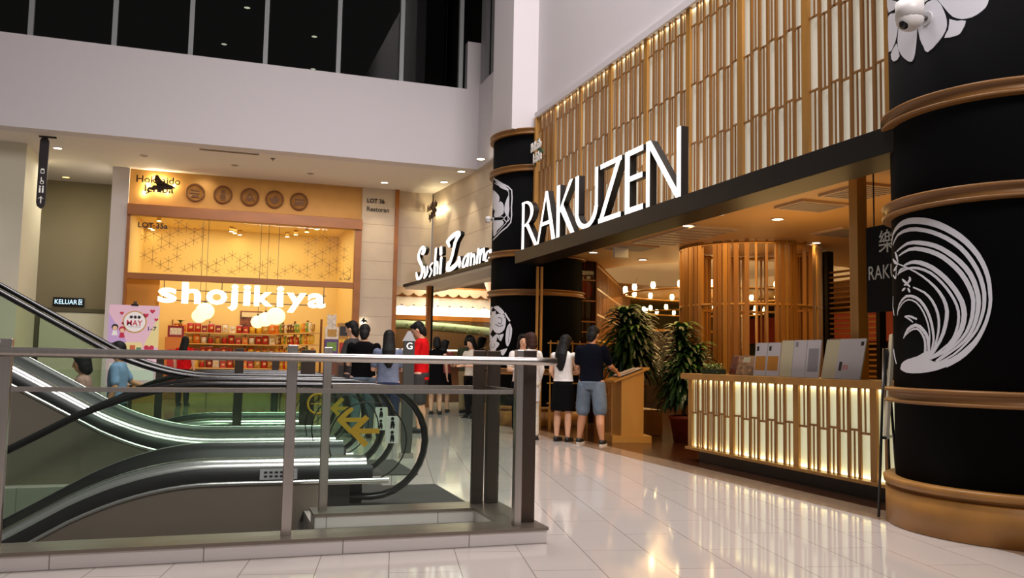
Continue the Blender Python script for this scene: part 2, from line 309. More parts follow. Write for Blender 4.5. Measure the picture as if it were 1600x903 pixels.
# motif outlines: (angle round the column in degrees, height, stroke width)
FAN_S=[[(143.0,2.173,0.0068),(144.5,2.208,0.0139),(147.9,2.248,0.0227),(153.2,2.275,0.0298),(158.3,2.295,0.036),(162.8,2.304,0.041),(167.2,2.306,0.0448),(171.3,2.302,0.0473),(175.4,2.293,0.0488),(179.4,2.28,0.0498),(183.3,2.262,0.0498),(187.4,2.237,0.0481),(191.2,2.206,0.0458),(194.9,2.169,0.0436),(198.2,2.129,0.0412),(201.1,2.085,0.0384),(203.6,2.038,0.0355),(205.8,1.988,0.033),(207.5,1.936,0.0308),(208.8,1.884,0.0289),(209.7,1.831,0.0272),(210.2,1.778,0.0254),(210.4,1.727,0.0237),(210.5,1.675,0.0219),(210.2,1.624,0.0207),(209.5,1.573,0.021),(208.5,1.521,0.0225),(207.1,1.469,0.0248),(205.4,1.419,0.0285),(203.5,1.376,0.0348),(201.2,1.338,0.0409),(198.7,1.302,0.0437),(195.9,1.27,0.045),(192.5,1.241,0.0455),(189.7,1.221,0.0456)],[(147.4,2.164,0.0068),(151.4,2.193,0.0119),(156.6,2.225,0.0183),(162.9,2.238,0.0243),(168.9,2.24,0.0291),(174.4,2.23,0.0301),(179.4,2.212,0.0299),(183.8,2.19,0.0305),(187.9,2.162,0.0309),(191.7,2.13,0.0307),(195.2,2.092,0.0304),(198.2,2.051,0.0303),(200.8,2.004,0.03),(203.2,1.948,0.0292),(205.2,1.889,0.0282),(206.6,1.83,0.0275),(207.5,1.773,0.0266),(208.0,1.72,0.0252),(208.0,1.669,0.0236),(207.7,1.617,0.0221),(206.9,1.566,0.0206),(205.8,1.514,0.0192),(204.3,1.463,0.0178),(202.3,1.418,0.0162),(199.9,1.375,0.0149),(197.1,1.332,0.0141),(194.0,1.293,0.0136),(189.9,1.259,0.0128),(186.4,1.236,0.0122)],[(154.7,2.098,0.01),(160.7,2.118,0.0149),(166.8,2.137,0.0211),(171.8,2.135,0.027),(176.5,2.124,0.0317),(181.2,2.107,0.0327),(185.5,2.085,0.0326),(188.9,2.059,0.0332),(192.0,2.028,0.0336),(195.1,1.991,0.0335),(197.9,1.95,0.0332),(200.3,1.906,0.0331),(202.3,1.859,0.0328),(203.8,1.806,0.0321),(204.8,1.752,0.0312),(205.4,1.705,0.0306),(205.6,1.655,0.0296),(205.2,1.597,0.0276),(204.3,1.537,0.0252),(203.1,1.484,0.023),(201.4,1.434,0.0208),(199.2,1.391,0.0187),(196.0,1.348,0.0165),(190.5,1.29,0.0141),(185.3,1.241,0.0123)],[(157.6,2.059,0.0099),(162.8,2.075,0.0154),(168.5,2.089,0.022),(173.3,2.086,0.0276),(177.8,2.072,0.0318),(182.4,2.051,0.0329),(186.5,2.024,0.0329),(189.9,1.993,0.0333),(192.9,1.956,0.0335),(195.8,1.913,0.0335),(198.3,1.866,0.0331),(200.2,1.819,0.0323),(201.7,1.77,0.0312),(202.8,1.722,0.0296),(203.4,1.672,0.0278),(203.2,1.613,0.0262),(202.6,1.553,0.0246),(201.5,1.499,0.0232),(200.0,1.449,0.0214),(198.0,1.407,0.0187),(195.1,1.363,0.0156),(189.8,1.3,0.0121),(184.7,1.246,0.0092)],[(163.4,1.975,0.013),(166.5,1.982,0.0177),(170.1,1.988,0.0233),(173.1,1.985,0.0282),(176.3,1.975,0.0319),(180.2,1.953,0.033),(184.0,1.924,0.033),(187.4,1.886,0.0334),(190.5,1.844,0.0336),(193.0,1.801,0.0335),(195.2,1.756,0.0333),(196.9,1.712,0.0334),(198.3,1.667,0.0338),(199.0,1.623,0.0347),(199.3,1.577,0.0354),(198.9,1.527,0.0349),(198.0,1.477,0.0338),(196.4,1.43,0.0326),(194.3,1.387,0.0307),(192.1,1.349,0.0274),(189.3,1.315,0.0235),(185.2,1.284,0.0191),(181.5,1.261,0.0155)],[(157.2,1.924,0.0099),(161.5,1.935,0.012),(166.4,1.945,0.0146),(170.6,1.945,0.0171),(174.7,1.936,0.019),(178.9,1.917,0.0191),(182.7,1.889,0.0187),(185.9,1.853,0.0185),(188.7,1.812,0.0184),(191.1,1.77,0.0183),(193.1,1.727,0.0182),(194.7,1.685,0.0181),(195.9,1.643,0.0181),(196.6,1.6,0.0181),(196.7,1.555,0.018),(196.3,1.502,0.0182),(195.2,1.45,0.0181),(193.9,1.409,0.0168),(191.6,1.368,0.0152),(186.5,1.312,0.0136),(181.4,1.266,0.0124)],[(154.4,2.007,0.0083),(161.5,1.977,0.009),(168.2,1.942,0.0101),(173.2,1.909,0.0114),(177.5,1.873,0.013),(181.6,1.83,0.0151),(185.0,1.785,0.0176),(187.5,1.741,0.0203),(189.4,1.696,0.0229),(190.6,1.651,0.0255),(191.2,1.603,0.0274),(190.9,1.551,0.028),(190.1,1.497,0.0274),(189.0,1.445,0.0257),(187.2,1.391,0.023),(184.2,1.324,0.019),(181.4,1.269,0.0155)],[(171.0,1.797,0.0096),(174.7,1.777,0.0119),(178.7,1.75,0.0146),(181.3,1.719,0.0164),(183.4,1.683,0.0176),(185.1,1.639,0.0183),(186.3,1.591,0.0185),(186.8,1.545,0.0181),(186.8,1.499,0.0174),(186.4,1.453,0.0162),(185.6,1.407,0.0149),(184.4,1.355,0.0134),(183.3,1.315,0.0123)],[(154.0,1.599,0.0066),(154.9,1.636,0.0095),(157.0,1.679,0.0132),(160.8,1.714,0.0166),(164.9,1.736,0.0194),(169.1,1.734,0.0203),(172.8,1.718,0.0207),(175.8,1.692,0.0215),(178.2,1.656,0.0219),(180.3,1.611,0.0212),(181.8,1.563,0.0202),(182.8,1.515,0.0195),(183.4,1.469,0.0185),(183.7,1.43,0.0171),(183.7,1.392,0.0154),(183.0,1.349,0.0137),(182.3,1.315,0.0124)],[(155.1,1.631,0.005),(157.6,1.656,0.0062),(160.7,1.684,0.0077),(163.7,1.701,0.0089),(166.8,1.708,0.0099),(170.2,1.7,0.0104),(173.2,1.68,0.0107),(175.8,1.646,0.0109),(177.9,1.605,0.011),(179.5,1.56,0.011),(180.6,1.514,0.0109),(181.3,1.47,0.0106),(181.5,1.423,0.0102),(181.2,1.364,0.0097),(180.8,1.315,0.0093)],[(161.4,1.417,0.0065),(163.2,1.448,0.014),(165.8,1.482,0.0219),(169.1,1.503,0.0246),(172.4,1.512,0.0254),(175.3,1.498,0.0255),(177.6,1.471,0.0251),(179.3,1.442,0.0248),(180.4,1.405,0.0243),(180.8,1.348,0.0229),(180.8,1.3,0.0217)],[(161.4,1.422,0.0049),(164.0,1.444,0.0079),(167.3,1.468,0.0112),(170.4,1.483,0.0131),(173.2,1.486,0.0146),(175.4,1.468,0.0158),(177.0,1.44,0.0169),(178.1,1.411,0.0181),(178.7,1.377,0.0194),(178.7,1.335,0.0207),(178.4,1.3,0.0218)],[(143.7,1.337,0.0051),(144.6,1.321,0.0072),(145.7,1.299,0.0102),(146.9,1.277,0.0117),(148.3,1.257,0.0107),(149.7,1.236,0.0084),(150.6,1.222,0.0066)],[(145.5,1.758,0.0034),(145.0,1.736,0.0051),(144.2,1.705,0.0073),(144.1,1.675,0.0085),(145.2,1.648,0.0073),(146.7,1.622,0.0051),(147.7,1.604,0.0034)],[(163.1,1.582,0.0097),(164.2,1.583,0.0117),(165.8,1.584,0.0145),(167.5,1.582,0.0161),(169.6,1.574,0.0155),(171.8,1.563,0.0139),(173.3,1.556,0.0127)],[(163.6,1.578,0.0049),(164.6,1.574,0.0069),(166.1,1.567,0.0097),(167.4,1.559,0.0112),(168.5,1.551,0.0103),(169.5,1.542,0.008),(170.2,1.535,0.0064)],[(146.0,1.928,0.0051),(148.1,1.914,0.0084),(150.5,1.897,0.0127),(152.2,1.893,0.015),(152.9,1.912,0.0133),(153.3,1.943,0.0095),(153.5,1.966,0.0067)],[(155.7,1.913,0.0066),(156.6,1.923,0.0094),(157.9,1.937,0.013),(159.4,1.948,0.0148),(161.2,1.953,0.0129),(163.2,1.955,0.0092),(164.4,1.957,0.0065)],[(167.7,1.878,0.0081),(168.1,1.873,0.0138),(168.5,1.866,0.0214),(168.6,1.858,0.0257),(168.0,1.85,0.0232),(166.9,1.841,0.0174),(166.2,1.835,0.0129)],[(161.1,1.872,0.0082),(161.7,1.866,0.0119),(162.6,1.859,0.0169),(163.3,1.852,0.0195),(164.1,1.846,0.0174),(164.9,1.84,0.013),(165.4,1.836,0.0097)],[(163.1,1.823,0.0098),(163.9,1.825,0.0119),(165.1,1.826,0.0148),(166.1,1.826,0.0162),(167.0,1.819,0.0147),(167.8,1.81,0.0118),(168.3,1.803,0.0096)],[(160.7,1.782,0.0065),(161.1,1.784,0.0108),(161.7,1.788,0.0164),(162.3,1.791,0.0196),(163.0,1.794,0.0176),(163.6,1.797,0.0131),(164.1,1.799,0.0097)],[(166.4,1.794,0.0097),(166.7,1.79,0.013),(167.2,1.784,0.0173),(167.5,1.778,0.0193),(167.8,1.772,0.0167),(168.1,1.766,0.0117),(168.2,1.762,0.008)],[(151.8,2.1,0.0084),(152.6,2.089,0.0155),(153.6,2.073,0.0251),(154.5,2.057,0.03),(155.3,2.04,0.0256),(155.9,2.023,0.0166),(156.3,2.012,0.0099)],[(146.8,2.054,0.0085),(147.8,2.046,0.0146),(149.1,2.036,0.0227),(150.7,2.025,0.0268),(152.8,2.014,0.0231),(154.9,2.003,0.0156),(156.2,1.995,0.0099)],[(148.5,1.958,0.0084),(149.5,1.96,0.0134),(150.9,1.964,0.0201),(152.1,1.969,0.0234),(153.2,1.975,0.02),(154.3,1.983,0.0133),(155.0,1.989,0.0083)]]
FAN_P=[[(157.2,1.183),(157.7,1.201),(158.9,1.223),(161.2,1.24),(164.5,1.255),(169.2,1.268),(173.5,1.281),(176.4,1.299),(178.7,1.315),(181.5,1.323),(183.3,1.318),(182.2,1.288),(181.2,1.256),(183.1,1.243),(186.4,1.242),(191.9,1.262),(195.9,1.278),(195.4,1.258),(192.9,1.228),(189.5,1.202),(185.2,1.18),(180.3,1.165),(174.8,1.156),(169.1,1.153),(163.6,1.157),(159.7,1.17)]]
PETAL_P=[[(163.3,3.908),(162.4,3.864),(161.5,3.809),(160.9,3.764),(161.0,3.72),(162.1,3.676),(164.0,3.633),(166.6,3.591),(169.2,3.557),(171.4,3.533),(173.2,3.524),(174.4,3.537),(175.4,3.569),(176.3,3.628),(177.0,3.692),(177.4,3.739),(176.9,3.781),(174.4,3.834),(170.8,3.88),(166.8,3.9)],[(178.0,3.766),(178.5,3.723),(179.2,3.671),(180.2,3.632),(181.4,3.598),(182.2,3.563),(183.7,3.543),(186.6,3.559),(189.7,3.591),(191.9,3.622),(193.5,3.657),(194.2,3.693),(194.2,3.731),(193.7,3.771),(192.8,3.815),(191.4,3.867),(189.6,3.91),(186.8,3.927),(183.9,3.925),(182.3,3.906),(181.1,3.872),(179.4,3.816)],[(189.9,3.913),(191.6,3.87),(193.8,3.818),(195.5,3.778),(197.2,3.745),(199.2,3.723),(201.3,3.709),(203.5,3.702),(205.8,3.702),(208.1,3.713),(210.1,3.73),(211.6,3.749),(212.5,3.774),(213.2,3.808),(213.1,3.847),(211.8,3.893),(209.5,3.937),(206.1,3.972),(202.2,3.996),(198.4,3.998),(194.8,3.984),(191.9,3.948)],[(195.6,3.736),(197.2,3.721),(199.3,3.704),(201.5,3.698),(203.1,3.687),(202.5,3.655),(201.2,3.621),(200.4,3.605),(199.1,3.597),(195.8,3.597),(192.9,3.607),(193.5,3.629),(194.9,3.659),(195.4,3.701)],[(159.4,3.743),(161.5,3.684),(162.6,3.624),(159.7,3.609),(155.2,3.621),(151.6,3.661),(150.4,3.706),(155.2,3.727)],[(144.8,4.046),(147.6,4.046),(151.8,4.036),(158.1,4.0),(162.3,3.958),(162.6,3.909),(161.3,3.856),(159.8,3.803),(157.3,3.76),(152.1,3.727),(145.1,3.754),(143.4,3.904)],[(141.2,4.218),(152.1,4.146),(158.2,4.099),(161.3,4.065),(161.8,4.042),(156.4,4.037),(147.2,4.072),(142.3,4.153)],[(161.7,4.103),(165.4,4.086),(170.2,4.064),(175.7,4.04),(180.6,4.016),(184.6,3.988),(186.6,3.962),(184.5,3.941),(180.5,3.928),(175.5,3.926),(170.0,3.948),(165.3,4.026)],[(184.0,3.995),(188.7,4.021),(192.7,4.065),(192.7,4.128),(190.6,4.19),(186.2,4.238),(181.0,4.261),(177.2,4.234),(175.6,4.173),(179.7,4.076)],[(152.4,4.201),(163.4,4.196),(170.5,4.226),(170.9,4.286),(167.9,4.345),(159.2,4.393),(145.2,4.442),(146.8,4.33)]]
HEX_S=[[(172.5,4.665,0.0262),(188.9,4.569,0.0258),(200.8,4.476,0.0255),(209.7,4.413,0.0254),(215.8,4.332,0.0253),(216.7,4.182,0.0252),(216.0,4.013,0.0252),(216.5,3.859,0.0252),(215.4,3.727,0.0252),(209.5,3.648,0.0253),(201.0,3.588,0.0254),(190.3,3.511,0.0256),(177.8,3.459,0.0259)],[(178.6,4.554,0.013),(191.0,4.476,0.0129),(201.0,4.398,0.0128),(207.4,4.358,0.0127),(211.4,4.301,0.0127),(212.0,4.169,0.0126),(211.3,4.02,0.0126),(211.5,3.89,0.0126),(210.6,3.781,0.0126),(207.5,3.717,0.0127),(202.4,3.666,0.0127),(193.4,3.588,0.0128),(182.9,3.53,0.0129)],[(203.7,3.814,0.0159),(205.1,3.831,0.0158),(207.0,3.854,0.0158),(208.9,3.864,0.0158),(210.7,3.85,0.0158),(212.5,3.824,0.0158),(213.3,3.8,0.0158),(212.5,3.778,0.0158),(210.9,3.756,0.0158),(209.1,3.748,0.0158),(207.2,3.764,0.0158),(205.2,3.793,0.0158),(203.7,3.814,0.0159)],[(203.1,3.802,0.0095),(201.5,3.798,0.0095),(199.0,3.791,0.0095),(196.5,3.782,0.0096),(194.0,3.767,0.0096),(191.3,3.75,0.0096),(189.4,3.738,0.0096)],[(203.7,3.84,0.0095),(202.4,3.845,0.0095),(200.7,3.853,0.0095),(198.8,3.858,0.0096),(196.8,3.86,0.0096),(194.8,3.859,0.0096),(193.3,3.859,0.0096)]]
HEX_P=[[(174.1,4.429),(184.2,4.361),(191.3,4.291),(194.0,4.239),(194.0,4.181),(190.3,4.09),(184.5,4.021),(179.2,4.019),(174.3,4.082),(173.3,4.26)],[(189.2,4.127),(192.9,4.146),(197.1,4.155),(200.7,4.121),(203.2,4.065),(204.1,3.986),(202.9,3.912),(197.4,3.875),(189.9,3.866),(183.0,3.879),(178.6,3.924),(183.8,4.028)],[(211.5,4.256),(208.6,4.184),(205.6,4.093),(204.8,4.008),(205.3,3.933),(207.5,3.882),(210.0,3.862),(211.7,3.884),(212.8,3.954),(212.3,4.11)],[(179.8,4.603),(187.4,4.515),(195.8,4.42),(205.6,4.355),(211.9,4.329),(210.5,4.366),(205.0,4.432),(194.2,4.516)],[(175.8,3.832),(190.7,3.809),(200.6,3.791),(203.7,3.756),(203.3,3.712),(198.1,3.666),(190.6,3.619),(184.4,3.546),(179.0,3.525),(176.4,3.673)]]
LOW_P=[[(184.1,2.172),(189.5,2.189),(195.7,2.193),(202.5,2.138),(207.4,2.075),(208.0,2.045),(206.4,2.031),(203.3,2.033),(198.7,2.056),(191.6,2.114)],[(183.5,2.004),(189.5,2.024),(196.0,2.04),(202.5,2.038),(207.5,2.017),(209.9,1.965),(210.8,1.898),(210.3,1.819),(208.4,1.746),(204.5,1.7),(199.5,1.677),(194.0,1.684),(188.3,1.715),(183.1,1.769),(179.4,1.839),(180.9,1.929)],[(217.0,1.862),(218.6,1.82),(220.2,1.757),(220.1,1.679),(219.2,1.594),(217.2,1.5),(214.8,1.435),(212.8,1.448),(211.3,1.5),(210.7,1.577),(211.0,1.664),(211.9,1.741),(213.3,1.804),(215.3,1.842)],[(177.0,2.105),(184.9,2.085),(190.0,2.06),(188.0,2.025),(183.5,2.0),(179.6,2.008),(176.1,2.033),(176.0,2.071)],[(191.7,1.674),(195.2,1.66),(199.5,1.649),(204.2,1.663),(207.5,1.671),(207.1,1.638),(205.5,1.594),(204.3,1.555),(202.6,1.533),(200.0,1.555),(197.1,1.595),(194.1,1.638)],[(172.4,1.661),(178.1,1.64),(182.3,1.61),(183.9,1.568),(183.5,1.531),(179.4,1.509),(173.5,1.516),(172.0,1.588)],[(173.6,1.499),(181.1,1.518),(188.1,1.532),(195.2,1.523),(199.8,1.5),(199.8,1.467),(197.4,1.43),(193.7,1.399),(188.6,1.376),(182.0,1.355),(174.6,1.36),(172.6,1.429)],[(198.1,1.347),(206.7,1.382),(213.6,1.403),(212.4,1.354),(209.2,1.295),(207.9,1.271),(206.3,1.271),(202.2,1.308)]]
LOW_S=[[(208.9,2.051,0.0329),(210.0,2.029,0.0329),(211.6,1.998,0.0328),(213.0,1.968,0.0328),(214.5,1.941,0.0328),(215.9,1.915,0.0327),(216.9,1.897,0.0327)]]
LOW_D=[[(196.5,1.974,0.0095),(198.9,1.969,0.0095),(201.9,1.962,0.0094),(203.9,1.947,0.0094),(204.3,1.916,0.0094),(203.9,1.878,0.0094),(202.9,1.853,0.0094),(201.1,1.854,0.0094),(198.6,1.867,0.0095),(196.7,1.879,0.0095)],[(190.9,1.857,0.0095),(193.4,1.841,0.0095),(196.5,1.82,0.0095),(199.4,1.807,0.0094),(202.1,1.81,0.0094),(204.6,1.82,0.0094),(206.3,1.829,0.0094)],[(208.2,1.981,0.0117),(208.5,1.974,0.0117),(208.9,1.964,0.0117),(209.3,1.957,0.0117)],[(215.7,1.804,0.007),(216.0,1.768,0.007),(216.4,1.717,0.007),(216.5,1.664,0.007),(216.1,1.605,0.007),(215.4,1.544,0.007),(214.9,1.5,0.007)],[(188.7,1.489,0.0071),(189.4,1.481,0.0071),(190.3,1.468,0.0071),(190.4,1.454,0.0071),(189.1,1.437,0.0071),(187.0,1.419,0.0071),(185.3,1.407,0.0072)],[(199.8,1.637,0.0071),(200.3,1.617,0.0071),(200.9,1.59,0.0071),(201.4,1.571,0.0071)]]
SUSHI_S=[[(1.399,3.732,0.104),(1.429,3.753,0.102),(1.469,3.782,0.099),(1.482,3.81,0.095),(1.448,3.838,0.09),(1.388,3.866,0.083),(1.325,3.88,0.078),(1.266,3.875,0.075),(1.204,3.856,0.072),(1.146,3.829,0.07),(1.087,3.793,0.069),(1.032,3.749,0.069),(1.004,3.703,0.07),(1.016,3.66,0.073),(1.056,3.616,0.077),(1.11,3.569,0.079),(1.185,3.516,0.077),(1.273,3.46,0.072),(1.339,3.407,0.069),(1.371,3.357,0.068),(1.382,3.31,0.068),(1.371,3.265,0.069),(1.336,3.217,0.072),(1.279,3.17,0.076),(1.213,3.138,0.078),(1.132,3.124,0.078),(1.041,3.124,0.075),(0.965,3.14,0.07),(0.914,3.185,0.062),(0.879,3.246,0.052),(0.856,3.291,0.044)],[(1.523,3.373,0.043),(1.545,3.34,0.043),(1.576,3.294,0.043),(1.594,3.246,0.043),(1.586,3.191,0.043),(1.565,3.134,0.043),(1.549,3.094,0.043)],[(1.549,3.094,0.043),(1.607,3.108,0.043),(1.686,3.13,0.043),(1.748,3.164,0.043),(1.775,3.224,0.042),(1.785,3.296,0.042),(1.79,3.348,0.042)],[(1.79,3.348,0.037),(1.802,3.307,0.037),(1.819,3.25,0.037),(1.831,3.208,0.037)],[(2.187,3.38,0.042),(2.125,3.364,0.042),(2.041,3.341,0.042),(1.995,3.313,0.042),(2.031,3.278,0.042),(2.106,3.239,0.042),(2.147,3.198,0.042),(2.111,3.154,0.042),(2.04,3.109,0.042),(1.987,3.077,0.042)],[(2.45,3.671,0.056),(2.438,3.611,0.056),(2.421,3.525,0.056),(2.405,3.426,0.056),(2.392,3.3,0.056),(2.379,3.161,0.056),(2.37,3.063,0.056)],[(2.393,3.244,0.046),(2.437,3.283,0.046),(2.497,3.335,0.046),(2.547,3.362,0.046),(2.578,3.347,0.046),(2.598,3.306,0.046),(2.61,3.258,0.046),(2.612,3.197,0.046),(2.604,3.127,0.046),(2.599,3.078,0.046)],[(2.818,3.647,0.068),(2.822,3.603,0.068),(2.827,3.543,0.068),(2.831,3.499,0.068)],[(2.864,3.414,0.058),(2.849,3.309,0.058),(2.829,3.165,0.058),(2.814,3.06,0.058)],[(3.303,3.738,0.079),(3.384,3.759,0.089),(3.499,3.788,0.102),(3.622,3.812,0.11),(3.756,3.828,0.108),(3.897,3.84,0.101),(4.005,3.842,0.092),(4.062,3.827,0.082),(4.088,3.802,0.07),(4.103,3.784,0.061)],[(4.056,3.79,0.092),(3.995,3.757,0.086),(3.909,3.708,0.077),(3.829,3.646,0.07),(3.767,3.564,0.066),(3.711,3.468,0.064),(3.654,3.383,0.062),(3.587,3.313,0.062),(3.518,3.253,0.062),(3.47,3.212,0.063)],[(3.392,3.251,0.071),(3.373,3.203,0.077),(3.353,3.138,0.087),(3.379,3.093,0.095),(3.483,3.087,0.102),(3.631,3.101,0.108),(3.771,3.122,0.108),(3.896,3.149,0.101),(4.013,3.183,0.089),(4.098,3.216,0.076),(4.133,3.249,0.063),(4.138,3.281,0.048),(4.138,3.304,0.038)],[(3.439,3.611,0.047),(3.407,3.638,0.052),(3.363,3.676,0.059),(3.331,3.703,0.063)],[(4.092,3.293,0.046),(4.124,3.262,0.046),(4.167,3.217,0.046),(4.194,3.176,0.046),(4.19,3.142,0.046),(4.169,3.11,0.046),(4.154,3.088,0.046)],[(4.727,3.305,0.044),(4.654,3.293,0.044),(4.55,3.273,0.045),(4.464,3.241,0.045),(4.407,3.186,0.045),(4.368,3.118,0.045),(4.363,3.07,0.045),(4.409,3.052,0.045),(4.488,3.055,0.045),(4.565,3.082,0.045),(4.635,3.149,0.045),(4.702,3.238,0.044),(4.749,3.303,0.044)],[(4.728,3.29,0.041),(4.714,3.217,0.041),(4.694,3.115,0.041),(4.679,3.042,0.041)],[(4.903,3.287,0.041),(4.895,3.216,0.041),(4.884,3.118,0.041),(4.875,3.047,0.041)],[(4.901,3.184,0.038),(4.938,3.21,0.038),(4.989,3.244,0.038),(5.033,3.259,0.038),(5.065,3.241,0.038),(5.09,3.205,0.038),(5.103,3.165,0.038),(5.098,3.12,0.038),(5.082,3.071,0.038),(5.069,3.037,0.038)],[(5.323,3.331,0.04),(5.297,3.246,0.04),(5.262,3.129,0.04),(5.237,3.043,0.04)],[(5.29,3.19,0.037),(5.345,3.237,0.037),(5.42,3.299,0.037),(5.467,3.315,0.037),(5.461,3.244,0.037),(5.428,3.128,0.037),(5.403,3.042,0.037)],[(5.454,3.202,0.037),(5.506,3.244,0.037),(5.578,3.298,0.037),(5.629,3.312,0.037),(5.64,3.249,0.037),(5.632,3.147,0.037),(5.624,3.072,0.037)],[(6.007,3.216,0.039),(5.954,3.219,0.039),(5.878,3.221,0.039),(5.814,3.208,0.039),(5.766,3.165,0.039),(5.73,3.107,0.039),(5.724,3.062,0.039),(5.766,3.041,0.039),(5.838,3.034,0.039),(5.901,3.045,0.039),(5.946,3.087,0.039),(5.984,3.145,0.039),(6.009,3.188,0.039)],[(6.007,3.23,0.039),(5.998,3.177,0.039),(5.987,3.105,0.039),(5.978,3.052,0.039)],[(6.177,3.24,0.041),(6.175,3.179,0.041),(6.172,3.095,0.041),(6.17,3.034,0.041)],[(6.191,3.334,0.041),(6.19,3.33,0.041),(6.189,3.323,0.041),(6.188,3.318,0.041)]]

# ------------------------------------------------------------------ the building
SOF = 5.6
m = MB()
def slab(x0, x1, y0, y1): m.box(x0, x1, y0, y1, -.3, 0)
slab(-9, 5.0, -4, 5.66); slab(.72, 5.0, 5.66, 13.1); slab(-9, .72, 8.66, 11.1); slab(-9, 5.0, 13.1, 15.6); slab(-9, 10.55, 15.6, 28)
struct('floor', m, TILE, 'pale polished floor tiles of the mall concourse')
struct('floor_lower', MB().box(-9, 2, 4, 14, -5.1, -5), CURB, 'floor of the level below seen through the escalator well')
m = MB().box(-9, .74, 5.5, 5.66, -1.2, -.3).box(.72, .9, 5.66, 8.66, -1.2, -.3)
struct('trim_1', m, CURB, 'edge of the floor opening around the escalators')
struct('trim_2', MB().box(5.0, 5.36, -4, 15.6, -.3, .002), STONE, 'brown stone strip between mall tiles and restaurant floor')
struct('floor_restaurant', MB().box(5.36, 20, -4, 15.6, -.3, .001).prism([(6.36, 15.6), (20, 15.6), (20, 26.2), (10.6, 26.2)], (0, 0, -.3), X_, Y_, (0, 0, .304)), DECKW, 'dark timber floor of the restaurant')
# upper bulkhead with its windows
struct('wall_bulkhead', MB().box(-12, 5.34, 19.1, 19.5, SOF, 7.48), WHITE, 'white bulkhead under the dark upper windows')
struct('wall_pier', MB().box(5.34, 5.68, 19.1, 19.5, SOF, 8.62), WHITE, 'white corner pier of the bulkhead')
struct('wall_side', MB().box(5.64, 5.95, 15.6, 19.12, SOF, 7.6), WHITE, 'white side wall beside the black column')
mull = [-9.0, -7.35, -5.72, -4.04, -2.38, -.72, .92, 2.6, 4.05, 5.27]
def win_hit(px): return 19.15 * math.tan(math.atan((px - 800) / 1353.75) + radians(18.91))
edges = [win_hit(q) for q in (-220, -100, 20, 155, 278, 398, 515, 616, 711)] + [5.36]
for i in range(len(edges) - 1):
    a, b = edges[i], edges[i + 1]
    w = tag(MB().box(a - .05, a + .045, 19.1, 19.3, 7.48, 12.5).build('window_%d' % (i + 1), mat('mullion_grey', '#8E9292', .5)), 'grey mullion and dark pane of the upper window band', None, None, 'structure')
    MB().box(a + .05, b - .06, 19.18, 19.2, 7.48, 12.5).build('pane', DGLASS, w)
struct('window_20', MB().box(5.62, 5.72, 18.6, 18.95, 7.6, 12.5).box(5.75, 5.78, 15.6, 18.6, 7.6, 12.5), [mat('window_frame_grey', '#8A8A8A', .5)], 'grey post and dark window over the side wall')
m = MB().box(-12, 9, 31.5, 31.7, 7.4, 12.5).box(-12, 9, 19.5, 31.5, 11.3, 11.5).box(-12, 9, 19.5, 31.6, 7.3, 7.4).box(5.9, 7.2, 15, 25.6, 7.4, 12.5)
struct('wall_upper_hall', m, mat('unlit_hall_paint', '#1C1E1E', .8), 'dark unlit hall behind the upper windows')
struct('wall_upper_post', MB().box(2.3, 2.75, 21, 21.5, 7.4, 11.3), mat('unlit_post_paint', '#6A6C6C', .8), 'grey post inside the dark upper hall')
# soffit
m = MB().box(-12, 6.3, 19.5, 28, SOF, SOF + .2).box(5.68, 8, 15, 19.5, SOF + .01, SOF + .2)
struct('ceiling_soffit', m, CEIL, 'warm white soffit in front of the shops')
# corridor at the far left
struct('wall_corridor', MB().box(-9, -2.3, 24.8, 25, 0, SOF), OLIVE, 'olive corridor wall behind the escalators')
struct('wall_left', MB().box(-9, -3.95, 20.6, 22.6, 0, SOF), mat('left_pier_paint', '#D6D2BC', .75), 'pale pier at the left of the corridor')
struct('wall_pillar', MB().box(-2.44, -2.07, 22.3, 25, 0, SOF), WHITE, 'white pillar between corridor and snack shop')
d = tag(MB().box(-4.3, -4.22, 24.72, 24.8, 0, 2.3).box(-2.6, -2.5, 24.72, 24.8, 0, 2.3).box(-4.22, -2.6, 24.72, 24.8, 2.2, 2.3).build('door_1', mat('door_frame_olive', '#5E563E', .6)), 'pale corridor door in an olive frame', None, None, 'structure')
MB().box(-4.2, -2.62, 24.74, 24.8, 0, 2.19).build('door_leaf', mat('door_leaf_paint', '#E2E0C6', .5), d)
MB().bar((-3.45, 24.7, 1.05), (-3.45, 24.7, 1.3), .03).build('door_handle', STEEL, d)
# snack shop shell
struct('wall_shopfront', MB().box(-2.07, 3.5, 22.42, 22.6, 4.7, SOF), OCHRE, 'ochre sign wall above the snack shop')
struct('wall_shop_panel', MB().box(-2.05, -1.3, 22.65, 22.75, 0, 2.97), ORANGE, 'orange panel at the left of the shop entrance')
struct('wall_shop_back', MB().box(-2.4, 4.2, 27.1, 27.3, 0, 4.9).box(3.55, 3.7, 22.9, 27.2, 0, 4.9).box(-2.2, -2.05, 22.7, 27.2, 0, 4.9), CREAM, 'cream walls inside the snack shop')
struct('ceiling_shop', MB().box(-2.3, 3.7, 22.6, 27.3, 4.88, 5.0), CREAM, 'ceiling inside the snack shop')
